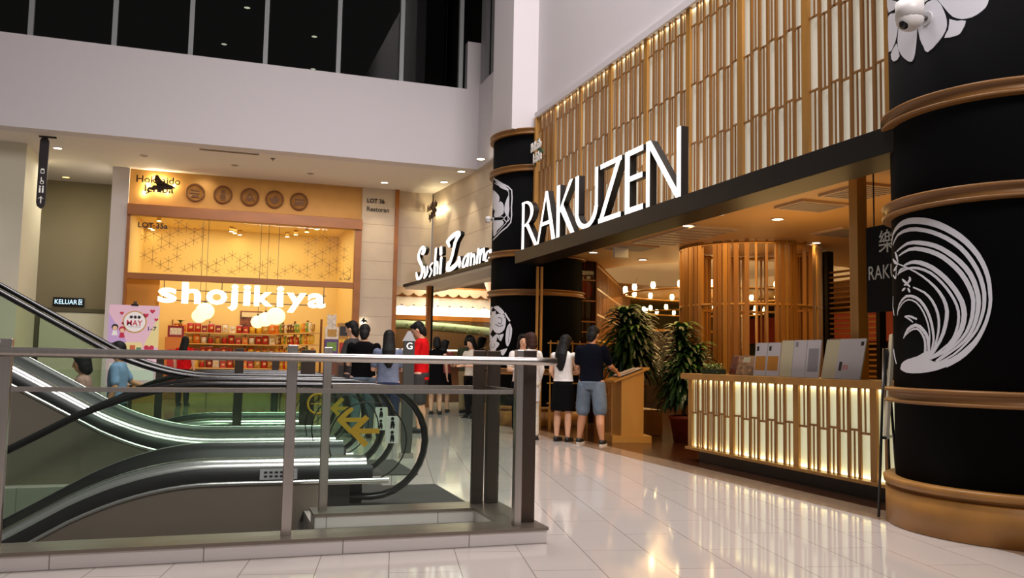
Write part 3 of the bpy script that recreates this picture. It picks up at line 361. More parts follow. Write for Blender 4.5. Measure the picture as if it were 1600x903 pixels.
# wall of pale timber boards around the sushi restaurant
def boards(mb, p, q, z0, z1, th=.06):
    p = Vector((*p, 0)); q = Vector((*q, 0)); d = (q - p); L = d.length; d.normalize(); nn = Vector((d.y, -d.x, 0)); z = z1
    M = Matrix((d, -nn, Z_)).transposed().to_4x4(); M.translation = p
    while z > z0 + .01:
        a = max(z0, z - .472); mb.box(0, L, 0, th, a, z, M); mb.box(0, L, .012, th, z, min(z + .008, z1), M); z -= .48
m = MB(); boards(m, (3.5, 22.36), (4.36, 22.36), 0, SOF); struct('wall_lot_pilaster', m, PANELW, 'pale boarded pilaster with the lot 36 lettering')
m = MB(); boards(m, (4.46, 22.5), (5.4, 22.5), 3.06, SOF); boards(m, (5.42, 22.45), (5.85, 17.2), 2.93, SOF); boards(m, (5.85, 17.2), (6.0, 15.4), 2.93, SOF)
struct('wall_sushi_boards', m, PANELW, 'pale boarded wall above the sushi restaurant window')
struct('trim_3', MB().box(4.36, 4.46, 22.3, 22.5, 0, SOF), TRIMW, 'brown timber strip beside the lot 36 pilaster')
m = MB().box(3.6, 10.5, 26.4, 26.6, 0, 4)
m.prism([(6.05, 15.65), (6.3, 15.65), (10.5, 26.4), (4.5, 26.4), (4.5, 22.62), (5.5, 22.55), (5.92, 17.2)], (0, 0, 3.55), X_, Y_, (0, 0, .15))
struct('wall_sushi_hall', m, mat('sushi_hall_paint', '#8C6A42', .7), 'brown inner walls and ceiling of the sushi restaurant')
struct('wall_divider', MB().box(5.95, 6.34, 15.56, 15.66, 0, 3.6).prism([(6.3, 15.62), (6.4, 15.58), (10.6, 26.3), (10.5, 26.4)], (0, 0, 0), X_, Y_, (0, 0, 3.6)), mat('dark_divider', '#2B1B12', .5), 'dark wall between the two restaurants')
# white column above the black one, wall above the lattice, restaurant ceiling and walls
struct('wall_white_column', MB().box(5.04, 5.56, 14.9, 16.1, 5.46, 13), WHITE, 'square white column rising from the round black column')
m = MB().box(5.54, 5.9, -2, 14.95, 5.72, 13).box(5.42, 5.9, -2, 14.72, 5.64, 5.74)
struct('wall_right', m, WHITE, 'white wall above the golden lattice')
def ceil_with_hole():
    mb = MB(); c = Vector((10.6, 16.6)); R = 2.9; n = 120; z = 3.13
    out = []; PL = [(5.5, -2), (20, -2), (20, 26.2), (10.55, 26.2), (6.36, 15.6), (5.5, 15.55)]
    for k in range(n):
        a = 2 * pi * k / n; dx, dy = cos(a), sin(a); t = 1e9
        for (ax, ay), (bx, by) in zip(PL, PL[1:] + PL[:1]):
            ex, ey = bx - ax, by - ay; den = dx * ey - dy * ex
            if abs(den) < 1e-9: continue
            tt = ((ax - c.x) * ey - (ay - c.y) * ex) / den; uu = ((ax - c.x) * dy - (ay - c.y) * dx) / den
            if tt > 0 and -1e-6 <= uu <= 1 + 1e-6: t = min(t, tt)
        out.append((c.x + dx * t, c.y + dy * t))
    inn = [(c.x + cos(2 * pi * k / n) * R, c.y + sin(2 * pi * k / n) * R) for k in range(n)]
    for k in range(n):
        q = (k + 1) % n; mb.add([(*out[k], z), (*out[q], z), (*inn[q], z), (*inn[k], z)], [(0, 1, 2, 3)])
    mb.mx(1); mb.lathe([(R, z), (R, z + .35), (0, z + .36)], (c.x, c.y, 0), n)
    return mb
RCEIL = mat('restaurant_ceiling', '#C89A5E', .55)
struct('ceiling_restaurant', ceil_with_hole(), [RCEIL, mat('cove_paint', '#CFC3BE', .7)], 'golden restaurant ceiling with a round recess')
BWALL = mat('restaurant_back_panel', '#4A4420', .6)
struct('wall_restaurant_back', MB().box(10.6, 20, 26, 26.2, 0, 3.2), BWALL, 'dark reflective back wall of the restaurant')
struct('wall_restaurant_right', MB().box(19.8, 20, -2, 26, 0, 3.2), mat('restaurant_brown', '#5A3A1E', .5), 'brown right wall of the restaurant')
struct('wall_red_band', MB().box(17.5, 19.8, 13, 25.9, 1.9, 2.75), mat('red_wall_band', '#A8402C', .6), 'red band high on the restaurant wall')
struct('wall_behind_counter', MB().box(6.9, 20, -2, -1.8, 0, 3.2), mat('restaurant_brown', '#5A3A1E'), 'end wall of the restaurant')

# ------------------------------------------------------------------ black columns with golden bands
def cyl_decal(mb, c, r, polys, strokes_, th=.004):
    """outlines given as (angle, height) wrapped on a column"""
    def lay(uv):
        bm = bmesh.new(); vs = [bm.verts.new((a, b, 0)) for a, b in uv]
        try: bm.faces.new(vs)
        except ValueError: bm.free(); return
        bmesh.ops.triangulate(bm, faces=bm.faces)
        for _ in range(4):
            e = [x for x in bm.edges if abs(x.verts[0].co.x - x.verts[1].co.x) > .05]
            if not e: break
            bmesh.ops.subdivide_edges(bm, edges=e, cuts=1); bmesh.ops.triangulate(bm, faces=bm.faces)
        bm.verts.index_update()
        P = [(c[0] + cos(v.co.x / r) * r, c[1] + sin(v.co.x / r) * r, v.co.y) for v in bm.verts]
        Q = [(c[0] + cos(v.co.x / r) * (r + th), c[1] + sin(v.co.x / r) * (r + th), v.co.y) for v in bm.verts]
        F = [[v.index for v in f.verts] for f in bm.faces]; n = len(P)
        B = [[e.verts[0].index, e.verts[1].index] for e in bm.edges if len(e.link_faces) == 1]
        mb.add(Q + P, F + [[a, b, b + n, a + n] for a, b in B]); bm.free()
    for p in polys: lay([(radians(a) * r, z) for a, z in p])
    for s in strokes_:
        Lf, Rt = stroke_poly([(radians(a) * r, z) for a, z, w in s], [w for a, z, w in s])
        n = len(Lf)
        for i in range(n - 1):
            lay([tuple(Lf[i]), tuple(Lf[i + 1]), tuple(Rt[i + 1]), tuple(Rt[i])])
def column(cx, cy, label, ztop):
    t = thing('decorated_column', label, 'column', (cx, cy, 0)); R = .875
    MB().lathe([(0, .3), (R, .3), (R, ztop), (0, ztop)], (cx, cy, 0), 72).build('shaft', FABRIC, t)
    MB().lathe([(.2, .004), (.95, .004), (.95, .268), (.935, .275), (.905, .275), (.905, .30), (.96, .305), (.965, .35), (.95, .36), (R - .02, .36)], (cx, cy, 0), 72).build('base', mat('column_base_wood', '#96682E', .42, var=.2, scale=3), t)
    for z in (.985, 2.43, 3.15, 4.73, ztop - .05):
        if z - .1 > ztop: continue
        MB().lathe([(R - .02, z - .06), (R + .06, z - .058), (R + .07, z - .052), (R + .07, z - .036), (R + .042, z - .03), (R + .042, z + .025), (R + .07, z + .03), (R + .07, z + .05), (R + .06, z + .056), (R - .02, z + .06)], (cx, cy, 0), 72).build('band', BANDW, t)
    return t
FC, BC = (5.82, 5.02), (5.82, 15.55)
front = column(*FC, 'black round column on the right with a white wave crest motif', 5.47)
mb = MB(); cyl_decal(mb, FC, .876, FAN_P, FAN_S); mb.build('wave_motif', DECAL, front, 'white wave crest motif')
mb = MB(); cyl_decal(mb, FC, .876, PETAL_P, []); mb.build('petal_motif', DECAL, front, 'white petals')
back = column(*BC, 'black round column beside the big lit letters with white blossom motifs', 5.47)
mir = lambda L, a0: [[(2 * a0 - p[0], *p[1:]) for p in q] for q in L]
mb = MB(); cyl_decal(mb, BC, .876, HEX_P + mir(HEX_P, 173), HEX_S + mir(HEX_S, 173)); mb.build('blossom_motif', DECAL, back, 'white blossom in a hexagon')
mb = MB(); cyl_decal(mb, BC, .876, LOW_P + mir(LOW_P, 183.5), LOW_S + mir(LOW_S, 183.5)); lm = mb.build('flower_motif', DECAL, back, 'white rose and leaves')
mb = MB(); cyl_decal(mb, BC, .879, [], LOW_D + mir(LOW_D, 183.5)); mb.build('flower_lines', FABRIC, lm)

# ------------------------------------------------------------------ golden lattice over the restaurant
def lattice_bay(mb, x, ya, yb, z0, z1, rowh, k0=0, ztop_first=True, d=.022):
    """vertical laths, short ties and half-height thin laths between two posts; runs from ya down to yb"""
    n = 7; w = (ya - yb) / n; rows = []; z = z0
    while z < z1 - .02: rows.append((z, min(z + rowh, z1))); z += rowh
    for i in range(1, n): mb.box(x - d, x, ya - i * w - .018, ya - i * w + .018, z0, z1)
    for i in range(n):
        y = ya - (i + .5) * w
        for j, (a, b) in enumerate(rows):
            up = (i + k0) % 2 * .024 - .012
            if j: mb.box(x - d * .8, x - d * .2, y - w / 2, y + w / 2, a + up - .011, a + up + .011)
            if (i + j + k0) % 2: mb.box(x - d * .8, x - d * .2, y - .007, y + .007, a, b)
XF = 5.5
lat = thing('lattice_fascia', 'golden timber lattice with backlit panels over the restaurant front', 'lattice', (XF, 10, 3.2))
ys = [14.66] + [13.82 - 1.13 * k for k in range(0, 8)] + [5.2]
m = MB(); m.box(XF + .004, XF + .03, 5.2, 14.66, 3.135, 5.64); m.build('backlit_panel', PAPER, lat)
for y in ys[1:-1]:
    MB().box(XF - .05, XF - .012, y - .05, y + .05, 3.135, 5.64).build('post', BAMB, lat)
for k in range(len(ys) - 1):
    m = MB(); lattice_bay(m, XF - .012, ys[k] - .05, ys[k + 1] + .05, 3.135, 5.64, .745, k); m.build('lath_bay', BAMBD, lat)
MB().box(XF - .09, XF, 14.63, 14.70, 3.135, 5.64).build('end_post', BAMB, lat)
area('lattice_top_strip', (5.494, 9.9, 5.62), (5.52, 9.9, 4), 9.2, .012, 9, (1, .88, .5), 160)
area('lattice_foot_strip', (5.494, 9.9, 3.15), (5.52, 9.9, 4.6), 9.2, .012, 7, (1, .9, .55), 160)
# ledge
solo('sign_ledge', MB().box(5.05, 5.5, 5.2, 14.62, 2.91, 3.13), DARKW, 'long dark timber ledge under the big lit letters', 'ledge', bevel=.006)
# letters
def letter_sign():
    t = thing('restaurant_sign', 'big white lit letters standing on the dark ledge', 'sign', (5.12, 11.6, 3.13)); H = .84; Z0 = 3.145
    d = Vector((.1, 0, 0))
    def put(name, s0, polys):
        mb = MB(); o = Vector((5.1, 14.42 - s0, Z0))
        for p in polys: mb.prism(p, o, -Y_, Z_, d)
        q = MB()
        q.v, q.f, q.m, q.sm = mb.v, mb.f, mb.m, mb.sm
        me = q.build('letter', [LIT, mat('letter_return', '#140E0B', .4)], t, 'white lit letter ' + name)
        for f in me.data.polygons: f.material_index = 0 if abs(f.normal.x) > .9 else 1
    def seg(a, b, w0, w1=None):
        w1 = w1 or w0; a = Vector(a); b = Vector(b)
        return [(a.x - w0 / 2, a.y), (a.x + w0 / 2, a.y), (b.x + w1 / 2, b.y), (b.x - w1 / 2, b.y)]
    def arc(cx, cy, rx, ry, a0, a1, w, wm=None):
        n = 14; wm = wm or w; P = []; Q = []
        for k in range(n + 1):
            a = radians(a0 + (a1 - a0) * k / n); ww = w + (wm - w) * sin(pi * k / n)
            P.append((cx + cos(a) * rx, cy + sin(a) * ry)); Q.append((cx + cos(a) * (rx - ww), cy + sin(a) * (ry - ww * .45)))
        return [[P[k], P[k + 1], Q[k + 1], Q[k]] for k in range(n)]
    put('R', 0, [seg((.07, 0), (.07, H), .13)] + arc(.13, .62, .46, .22, 90, -90, .06, .15) + [[(.0, H), (.15, H), (.15, H - .04), (.0, H - .04)], [(.13, .40), (.2, .43), (.3, .43), (.26, .38)], [(.2, .42), (.36, .42), (.82, 0), (.66, 0)]])
    put('A', .78, [[(.0, 0), (.09, 0), (.46, H), (.38, H)], [(.36, H), (.48, H), (.84, 0), (.68, 0)], [(.16, .28), (.16, .34), (.7, .34), (.7, .28)]])
    put('K', 1.66, [seg((.07, 0), (.07, H), .14), [(.14, .38), (.14, .46), (.52, H), (.66, H)], [(.16, .42), (.26, .52), (.74, 0), (.58, 0)]])
    put('U', 2.38, [[(.03, .25), (.17, .25), (.17, H), (.03, H)], [(.76, .25), (.86, .25), (.86, H), (.76, H)]] + arc(.445, .28, .415, .29, 180, 360, .12, .16))
    put('Z', 3.26, [[(.06, H), (.74, H), (.74, H - .07), (.06, H - .07)], [(.0, 0), (.72, 0), (.72, .07), (.0, .07)], [(.0, .02), (.14, .02), (.74, H - .02), (.6, H - .02)]])
    put('E', 4.1, [seg((.07, 0), (.07, H), .14), [(.1, 0), (.52, 0), (.52, .075), (.1, .075)], [(.1, H - .075), (.52, H - .075), (.52, H), (.1, H)], [(.1, .42), (.5, .42), (.5, .49), (.1, .49)]])
    put('N', 4.7, [seg((.05, 0), (.05, H), .1), seg((.82, 0), (.82, H), .1), [(.0, H), (.12, H), (.87, 0), (.75, 0)]])
letter_sign()
# small logo on the lattice
def hk_sign(name, label, o, u, w, lit, vs=1.0):
    """dark island silhouette with two rows of handwritten words, standing off the wall"""
    o = Vector(o); u = Vector(u); n = u.cross(Z_); t = thing(name, label, 'sign', o)
    isl = [(.08, .0), (.16, .1), (.12, .22), (.26, .30), (.30, .42), (.42, .46), (.34, .72), (.36, .98), (.44, 1.0), (.56, .72), (.74, .58), (.88, .5), (.98, .38), (.8, .32), (.62, .26), (.5, .1), (.42, .24), (.3, .2), (.2, .22), (.22, .08), (.12, -.02)]
    MB().prism([(.06 * w + a * w * .86, .03 * w + b * w * .54 * vs) for a, b in isl], o + n * .085, u, Z_, n * .02).build('island_shape', mat('island_dark', '#241810', .5) if lit else mat('island_green', '#2C4A22', .5), t)
    for a in (.3, .6): MB().bar(o + u * (a * w) + Z_ * (.3 * w) - n * .05, o + u * (a * w) + Z_ * (.3 * w) + n * .06, .012).build('standoff', DSTEEL, t)
    cm = mat('gold_lettering', '#3A2208', .5) if lit else mat('sign_white', '#E4E0DA', .5)
    text(MB(), 'Hokkaido', o + u * (-.1 * w) + Z_ * (w * .33 * vs) + n * .11, (u + Z_ * .0), Z_, w * (1.12 if lit else .9), w * .19 * vs, .015, .015).build('upper_word', cm, t)
    text(MB(), 'Ichiba', o + u * (.12 * w) + Z_ * (w * .08 * vs) + n * .11, u, Z_, w * .74, w * .2 * vs, .015, .015).build('lower_word', cm, t)
    return t
hk_sign('small_sign', 'small dark logo sign with a glowing halo at the left of the ochre wall', (-1.83, 22.42, 4.98), X_, .88, True)
for dx, dz in ((.1, .06), (.3, .42), (.6, .12), (.74, .3), (.4, .15), (.5, .4), (.16, .26)): point('logo_backlight', (-1.83 + dx, 22.36, 4.98 + dz), 4.5, (1, .84, .5), .02)
t = thing('small_sign', 'small black bird sign with a round glow low on the pale pilaster', 'sign', (3.62, 22.3, 2.12))
MB().prism([(-.1, -.03), (-.03, -.02), (.0, -.06), (.04, -.02), (.11, -.05), (.07, .02), (.02, .03), (.03, .09), (-.02, .06), (-.04, .02)], (3.62, 22.28, 2.12), X_, Z_, (0, .015, 0)).build('bird_shape', BLACKM, t)
MB().bar((3.62, 22.29, 2.13), (3.62, 22.36, 2.13), .015).build('standoff', DSTEEL, t); point('logo_backlight', (3.62, 22.325, 2.12), 2.5, (1, .95, .75), .015)
hk_sign('small_sign', 'small white and green logo sign on the lattice beside the black column', (XF - .06, 14.55, 4.66), -Y_, .56, False, 1.6)

# ------------------------------------------------------------------ glass railing around the escalator well
struct('trim_4', MB().box(-6, 2.13, 5.42, 5.68, 0, .085).box(1.88, 2.13, 5.68, 6.5, 0, .085).box(.72, 1.88, 6.24, 6.5, 0, .085), brick_mat('curb_tiles', '#CFC7C4', '#CBC3C0', '#8A807A', .8, .5, .004, 0, .3, 'XZ', 0), 'tiled curb under the glass railing')
struct('trim_5', MB().box(-6, 2.14, 5.41, 5.69, .085, .105).box(1.87, 2.14, 5.69, 6.51, .085, .105).box(.71, 1.87, 6.23, 6.51, .085, .105), CURBTOP, 'dull steel capping of the curb')
def post(t, x, y, w, d, zt=1.265, m=STEEL, z=.105, slim=False): return MB().box(x - w / 2, x + w / 2, y - d / 2, y + d / 2, z, zt).build('post', m, t, bevel=.004)
r = thing('glass_railing', 'glass and steel railing with a fat tube handrail in the foreground', 'railing', (.5, 5.55, .1))
MB().tube([(-6, 5.47, 1.19), (2.05, 5.47, 1.19), (2.2, 5.47, 1.19)], .027, 16).build('handrail', STEEL, r)
for x in (-4.24, -2.67, -1.10, .47): post(r, x, 5.56, .062, .05)
post(r, 1.955, 5.53, .05, .06); post(r, 2.06, 5.63, .1, .06, m=DSTEEL)
post(r, 1.945, 6.42, .09, .05, m=DSTEEL); post(r, 2.06, 6.42, .1, .06, m=DSTEEL); post(r, .79, 6.4, .06, .05)
xs = [-4.24, -2.67, -1.10, .47, 1.955]
for a, b in zip(xs, xs[1:]):
    MB().box(a + .045, b - .04, 5.555, 5.567, .11, .97).build('glass_panel', GLASS, r)
    MB().box(a + .035, b - .03, 5.545, 5.577, .968, .995).build('top_clamp', STEEL, r)
MB().box(2.0, 2.012, 5.68, 6.38, .11, .97).build('glass_panel', GLASS, r)
MB().box(1.99, 2.022, 5.68, 6.38, .968, .995).build('top_clamp', STEEL, r)
MB().box(.83, 1.89, 6.395, 6.407, .11, .97).build('glass_panel', GLASS, r)
MB().box(.83, 1.89, 6.385, 6.417, .968, .995).build('top_clamp', STEEL, r)
MB().tube([(2.02, 5.53, 1.19), (2.02, 6.42, 1.19), (.79, 6.42, 1.19)], .02, 12).build('handrail', STEEL, r)
r = thing('glass_railing', 'dark posted glass railing behind the escalators near the snack shop', 'railing', (-1, 13.25, 0))
MB().tube([(-6, 13.2, 1.17), (.95, 13.2, 1.17)], .027, 12).build('handrail', STEEL, r)
for x in (-5.4, -3.85, -2.3, -.7, .88): post(r, x, 13.25, .1, .05, 1.24, DSTEEL, 0)
for a, b in ((-5.4, -3.85), (-3.85, -2.3), (-2.3, -.7), (-.7, .88)): MB().box(a + .07, b - .07, 13.245, 13.255, .08, .95).build('glass_panel', GLASS, r)
r = thing('glass_railing', 'short glass railing with wide dark posts between two escalators', 'railing', (.8, 10.8, 0))
post(r, 1.1, 10.8, .17, .05, 1.27, DSTEEL, 0); post(r, .3, 10.8, .1, .05, 1.27, DSTEEL, 0)
MB().box(.38, 1.0, 10.795, 10.805, .08, .95).build('glass_panel', GLASS, r); MB().tube([(.3, 10.76, 1.17), (1.1, 10.76, 1.17)], .02, 10).build('handrail', STEEL, r)

# ------------------------------------------------------------------ escalators
XB = .05
def run(x, sgn):
    d = XB - x
    if d <= 0: return 0
    return sgn * (d * d / 4 if d < 1 else .25 + (d - 1) * .56)
def escalator(name, label, y0, y1, sgn, xe, stick):
    t = thing(name, label, 'escalator', (.5, (y0 + y1) / 2, 0))
    px = [xe + (XB - 1.1 - xe) * k / 6 for k in range(6)] + [XB - 1.1 + 1.1 * k / 10 for k in range(11)] + [.4, .8, 1.2]
    for (y, o) in ((y0, -1), (y1, 1)):
        hp = [(x, y, .965 + run(x, sgn)) for x in px if x < 1.2] + [(1.25 + .445 * sin(a), y, .52 + .445 * cos(a)) for a in [pi * k / 14 for k in range(15)]] + [(1.05, y, .085)]
        MB().tube(hp, .040, 10, ry=.028).build('handrail', RUBBER, t)
        hq = [(p[0], p[1], p[2]) for p in hp[:-1]]
        g = [(x, .93 + run(x, sgn)) for x in px if x < 1.2] + [(1.25 + .40 * sin(a), .52 + .41 * cos(a)) for a in [pi * k / 12 for k in range(0, 11)]] + [(1.2, .40)] + [(x, .39 + run(x, sgn)) for x in px[::-1] if x < 1.1]
        MB().prism(g, (0, y - .006, 0), X_, Z_, (0, .012, 0)).build('glass_panel', EGLASS, t)
        ring = [(1.22 + .315 * sin(2 * pi * k / 40), y - .012 * 1, .52 + .315 * cos(2 * pi * k / 40)) for k in range(40)]
        MB().tube(ring, .006, 6, closed=True).build('newel_ring', RUBBER, t)
        prof = [(.015, .405), (-.02, .405), (-.09, .335)]
        def sweep(pr, nm, m, x1):
            q = MB(); xs_ = [x for x in px if x < x1 - .01] + [x1]
            for i in range(len(pr) - 1):
                vs = [(x, y - o * pr[j][0], pr[j][1] + run(x, sgn)) for x in xs_ for j in (i, i + 1)]
                q.add(vs, [(2 * k, 2 * k + 1, 2 * k + 3, 2 * k + 2) for k in range(len(xs_) - 1)], True)
            return q.build(nm, m, t)
        sweep([(.02, .40), (.02, .405), (-.02, .405), (-.09, .372), (-.096, .335)], 'outer_deck', POLISH, 1.2)
        sweep([(-.095, .335), (-.10, .33), (-.10, .235)], 'black_band', BLKBAND, 1.25)
        sweep([(-.10, .235), (-.115, .232), (-.115, .208), (-.10, .205)], 'edge_trim', POLISH, 1.38)
        sweep([(.02, .40), (.09, .34), (.095, .0), (.095, -.12)], 'inner_skirt', BLKBAND, 1.2)
        q = MB(); zb = lambda x: (run(x, sgn) - .75) if x < .74 else 0.0
        xs_ = [x for x in px if x < .7] + [.72, .85]
        vs = [(x, y + o * .098, z) for x in xs_ for z in (.208 + run(x, sgn), (run(x, sgn) - .9) if x < .72 else .003)]
        q.add(vs, [(2 * k, 2 * k + 1, 2 * k + 3, 2 * k + 2) for k in range(len(xs_) - 1)])
        q.build('side_cladding', CLAD, t)
        MB().box(.85, 1.08, y - .045, y + .045, .003, .3).build('newel_base', BLACKM, t)
        MB().box(.85, 1.38, y - .1, y + .1, .19, .215).build('deck_end', STEEL, t, bevel=.008)
    MB().box(.3, 1.55, y0 + .1, y1 - .1, .001, .008).build('landing_plate', STEEL, t)
    x = .28; zs = -.001
    step0 = None; k = 0
    while x > xe + .4:
        z = run(x - .2, sgn) + .004
        q = MB(); q.box(-.395, 0, y0 + .1, y1 - .1, -.02, 0)
        for j in range(12):
            yy = y0 + .13 + (y1 - y0 - .26) * j / 11; q.box(-.39, -.005, yy - .012, yy + .012, 0, .008)
        q.box(-.395, -.375, y0 + .1, y1 - .1, -.2, 0) if sgn > 0 else q.box(-.02, 0, y0 + .1, y1 - .1, -.2, 0)
        if step0 is None:
            step0 = q.build('step', mat('step_aluminium', '#55554F', .4, .7), t); step0.parent = t
            step0.matrix_parent_inverse = Matrix.Translation(-Vector(t.location)); step0.location = (x, 0, z)
        else:
            c = step0.copy(); COL.objects.link(c); c.location = (x, 0, z)
        x -= .4
    for (y, o, a) in stick:
        if a == 'arrow':
            q = MB(); yy = y - .012; zc = .60
            q.prism([(o, zc), (o + .13, zc + .13), (o + .165, zc + .10), (o + .085, zc + .02), (o + .25, zc + .02), (o + .25, zc - .02), (o + .085, zc - .02), (o + .165, zc - .10), (o + .13, zc - .13)], (0, yy, 0), X_, Z_, (0, .003, 0)); q.build('arrow_sticker', YEL, t, 'yellow arrow sticker')
        if a == 'person':
            q = MB(); yy = y - .012
            p = q.prism([(o, .50), (o + .11, .50), (o + .11, .72), (o, .72)], (0, yy, 0), X_, Z_, (0, .003, 0)).build('pictogram_sticker', WSTK, t, 'pale pictogram sticker')
            for zb_ in (.51, .62):
                q = MB(); q.prism([(o + .055 + .014 * cos(k), zb_ + .078 + .014 * sin(k)) for k in [2 * pi * i / 10 for i in range(10)]], (0, yy - .001, 0), X_, Z_, (0, -.002, 0))
                q.prism([(o + .04, zb_ + .03), (o + .045, zb_ + .06), (o + .066, zb_ + .06), (o + .075, zb_ + .03), (o + .07, zb_), (o + .058, zb_), (o + .055, zb_ + .025), (o + .05, zb_), (o + .038, zb_)], (0, yy - .001, 0), X_, Z_, (0, -.002, 0))
                q.build('pictogram', BLACKM, p)
        if a == 'stop':
            q = MB(); q.tube([(o + .1 * cos(2 * pi * k / 24), y - .012, .72 + .1 * sin(2 * pi * k / 24)) for k in range(24)], .012, 6, closed=True); q.bar((o - .07, y - .012, .72), (o + .07, y - .012, .72), .025, .008); q.build('no_entry_sticker', YEL, t, 'yellow round no entry sticker')
    return t
escalator('escalator', 'near escalator going down to the left behind the front railing', 7.1, 8.37, -1, -4.6, [(7.1, 1.06, 'arrow'), (8.37, 1.13, 'arrow'), (7.1, 1.36, 'person'), (8.37, 1.5, 'person')])
escalator('escalator', 'middle escalator rising to the left above the handrail', 8.95, 10.2, 1, -6.2, [(8.95, 1.02, 'stop'), (10.2, 1.3, 'arrow')])
escalator('escalator', 'far escalator going down to the left behind the rising one', 11.4, 12.6, -1, -4.6, [])
q = MB(); q.box(.38, .66, 6.985, 6.99, .245, .325)
pl = q.build('notice_plate', LGREY, [o for o in COL.objects if o.get('category') == 'escalator'][0], 'small pale notice plate')
q = MB()
for i in range(2):
    for j in range(6): q.box(.41 + j * .04, .435 + j * .04, 6.982, 6.985, .262 + i * .03, .278 + i * .03)
q.build('notice_marks', CHARC, pl)
solo('floor_mat', MB().box(.95, 2.05, 7.02, 8.12, .001, .012), MATM, 'grey floor mat in front of the near escalator', 'mat', bevel=.003)
solo('floor_mat', MB().box(.95, 2.05, 8.85, 10.15, .001, .012), MATM, 'grey floor mat in front of the middle escalator', 'mat', bevel=.003)
t = thing('directory_pillar', 'slim dark directory pillar with a grey gable top beside the man in red', 'sign', (2.24, 10.35, 0))
MB().box(2.16, 2.32, 10.31, 10.39, .0, .06).build('foot', STEEL, t)
MB().prism([(2.19, .06), (2.29, .06), (2.305, .2), (2.305, 1.40), (2.175, 1.40), (2.175, .2)], (0, 10.32, 0), X_, Z_, (0, .06, 0)).build('pillar', mat('pillar_grey', '#3A3A36', .5), t)
MB().prism([(2.165, 1.40), (2.315, 1.40), (2.25, 1.52), (2.23, 1.52)], (0, 10.31, 0), X_, Z_, (0, .08, 0)).build('gable_top', LGREY, t)
text(MB(), 'G', (2.205, 10.318, 1.30), X_, Z_, .07, .08, .004).build('floor_letter', LIT, t, 'white letter G')

# ------------------------------------------------------------------ lit counter
ct = thing('reception_counter', 'golden lattice counter with a glowing front at the restaurant entrance', 'counter', (5.9, 8, 0)); XC = 5.66
MB().box(5.56, 6.2, 5.93, 9.64, 1.0, 1.07).build('counter_top', BAMB, ct, bevel=.004)
MB().box(XC + .018, 6.12, 5.93, 9.52, .17, .995).build('backlit_panel', PAPERC, ct)
MB().box(XC + .05, 6.1, 5.93, 9.45, 0.002, .14).build('plinth', DARKB, ct)
MB().box(5.59, 6.12, 5.93, 9.58, .14, .17).build('foot_ledge', BAMB, ct)
cy = [9.53, 8.62, 7.46, 6.36]
for y in cy: MB().box(XC - .03, XC - .003, y - .04, y + .045, .17, 1.0).build('post', BAMB, ct)
for k in range(3):
    q = MB(); lattice_bay(q, XC - .005, cy[k] - .045, cy[k + 1] + .045, .17, 1.0, .43, k, d=.02); q.build('lath_bay', BAMBD, ct)
q = MB()
for y in (6.21, 6.06): q.box(XC - .025, XC - .005, y - .02, y + .02, .17, 1.0)
q.build('lath_bay', BAMBD, ct)
area('counter_foot_strip', (XC + .007, 7.72, .176), (XC + .04, 7.72, 1.2), 3.55, .012, 3.2, (1, .95, .55), 160)
area('counter_top_strip', (XC + .007, 7.72, .992), (XC + .04, 7.72, 0), 3.55, .012, 2.2, (1, .95, .55), 160)
# on the counter
q = MB(); random.seed(3)
for i in range(420):
    x = 5.66 + random.random() * .13; y = 8.95 + random.random() * .38; z = 1.075 + random.random() * .12; s = .015; a = random.random() * 6.3; b = random.random() * 2 - 1
    u = Vector((cos(a), sin(a), b * .6)) * s; v = Vector((-sin(a), cos(a), .5)) * s * .6
    c = Vector((x, y, z)); q.add([c - u, c + v, c + u, c - v], [(0, 1, 2, 3)])
t = thing('counter_plant', 'low clipped green plant block at the left end of the counter', 'plant', (5.72, 9.1, 1.07))
q.build('foliage', LEAFB, t); MB().box(5.67, 5.78, 8.96, 9.32, 1.07, 1.13).build('trough', mat('trough_green', '#27361F', .7), t)
def stand(name, label, y0, y1, h, lean, pages, frame, x=5.8):
    """leaning board or folder with coloured pages; y0 is the far end"""
    t = thing(name, label, 'menu', (x, (y0 + y1) / 2, 1.07)); up = Vector((lean, 0, 1)).normalized(); o = Vector((x, y0, 1.072)); n = Vector((-1, 0, lean)).normalized()
    MB().prism([(0, 0), (y0 - y1, 0), (y0 - y1, h), (0, h)], o, -Y_, up, -n * .012).build('backing', frame, t)
    for k, (a, b, c, d, m) in enumerate(pages):
        MB().prism([(a, c), (b, c), (b, d), (a, d)], o + n * (.001 + .0006 * k), -Y_, up, n * .0015).build('page' if k == 0 or d - c > h * .8 else 'printed_block', m, t)
    MB().box(x + .02, x + .1, (y0 + y1) / 2 - .05, (y0 + y1) / 2 + .05, 1.07, 1.075).build('stand_foot', BLACKM, t)
    return t
PW = mat('menu_paper', '#D5D3DA', .6); PO = mat('menu_orange', '#C9882A', .6); PY = mat('menu_cream', '#DCD6B4', .6); PG = mat('menu_grey_print', '#9A99A2', .6); PR = mat('menu_pink_print', '#D8A0A4', .6)
FOOD = mat('menu_food_photo', '#A8805C', .5, var=.7, scale=22); REDP = mat('menu_red_photo', '#7E3A22', .5, var=.8, scale=30)
stand('food_menu', 'brown photo menu of dishes standing beside the clipped plant', 8.93, 8.46, .23, .25, [(.0, .47, 0, .23, FOOD), (.0, .14, .01, .22, REDP), (.2, .44, .03, .14, FOOD), (.24, .38, .15, .21, PY)], mat('menu_dark', '#3A2218', .5))
stand('menu_board', 'white menu board with two orange blocks on the counter', 8.44, 7.98, .37, .12, [(0, .22, 0, .37, PW), (.24, .46, 0, .37, PW), (.02, .21, .06, .22, PO), (.25, .44, .06, .22, PO), (.03, .07, .28, .33, CHARC), (.26, .30, .28, .33, CHARC)], LGREY)
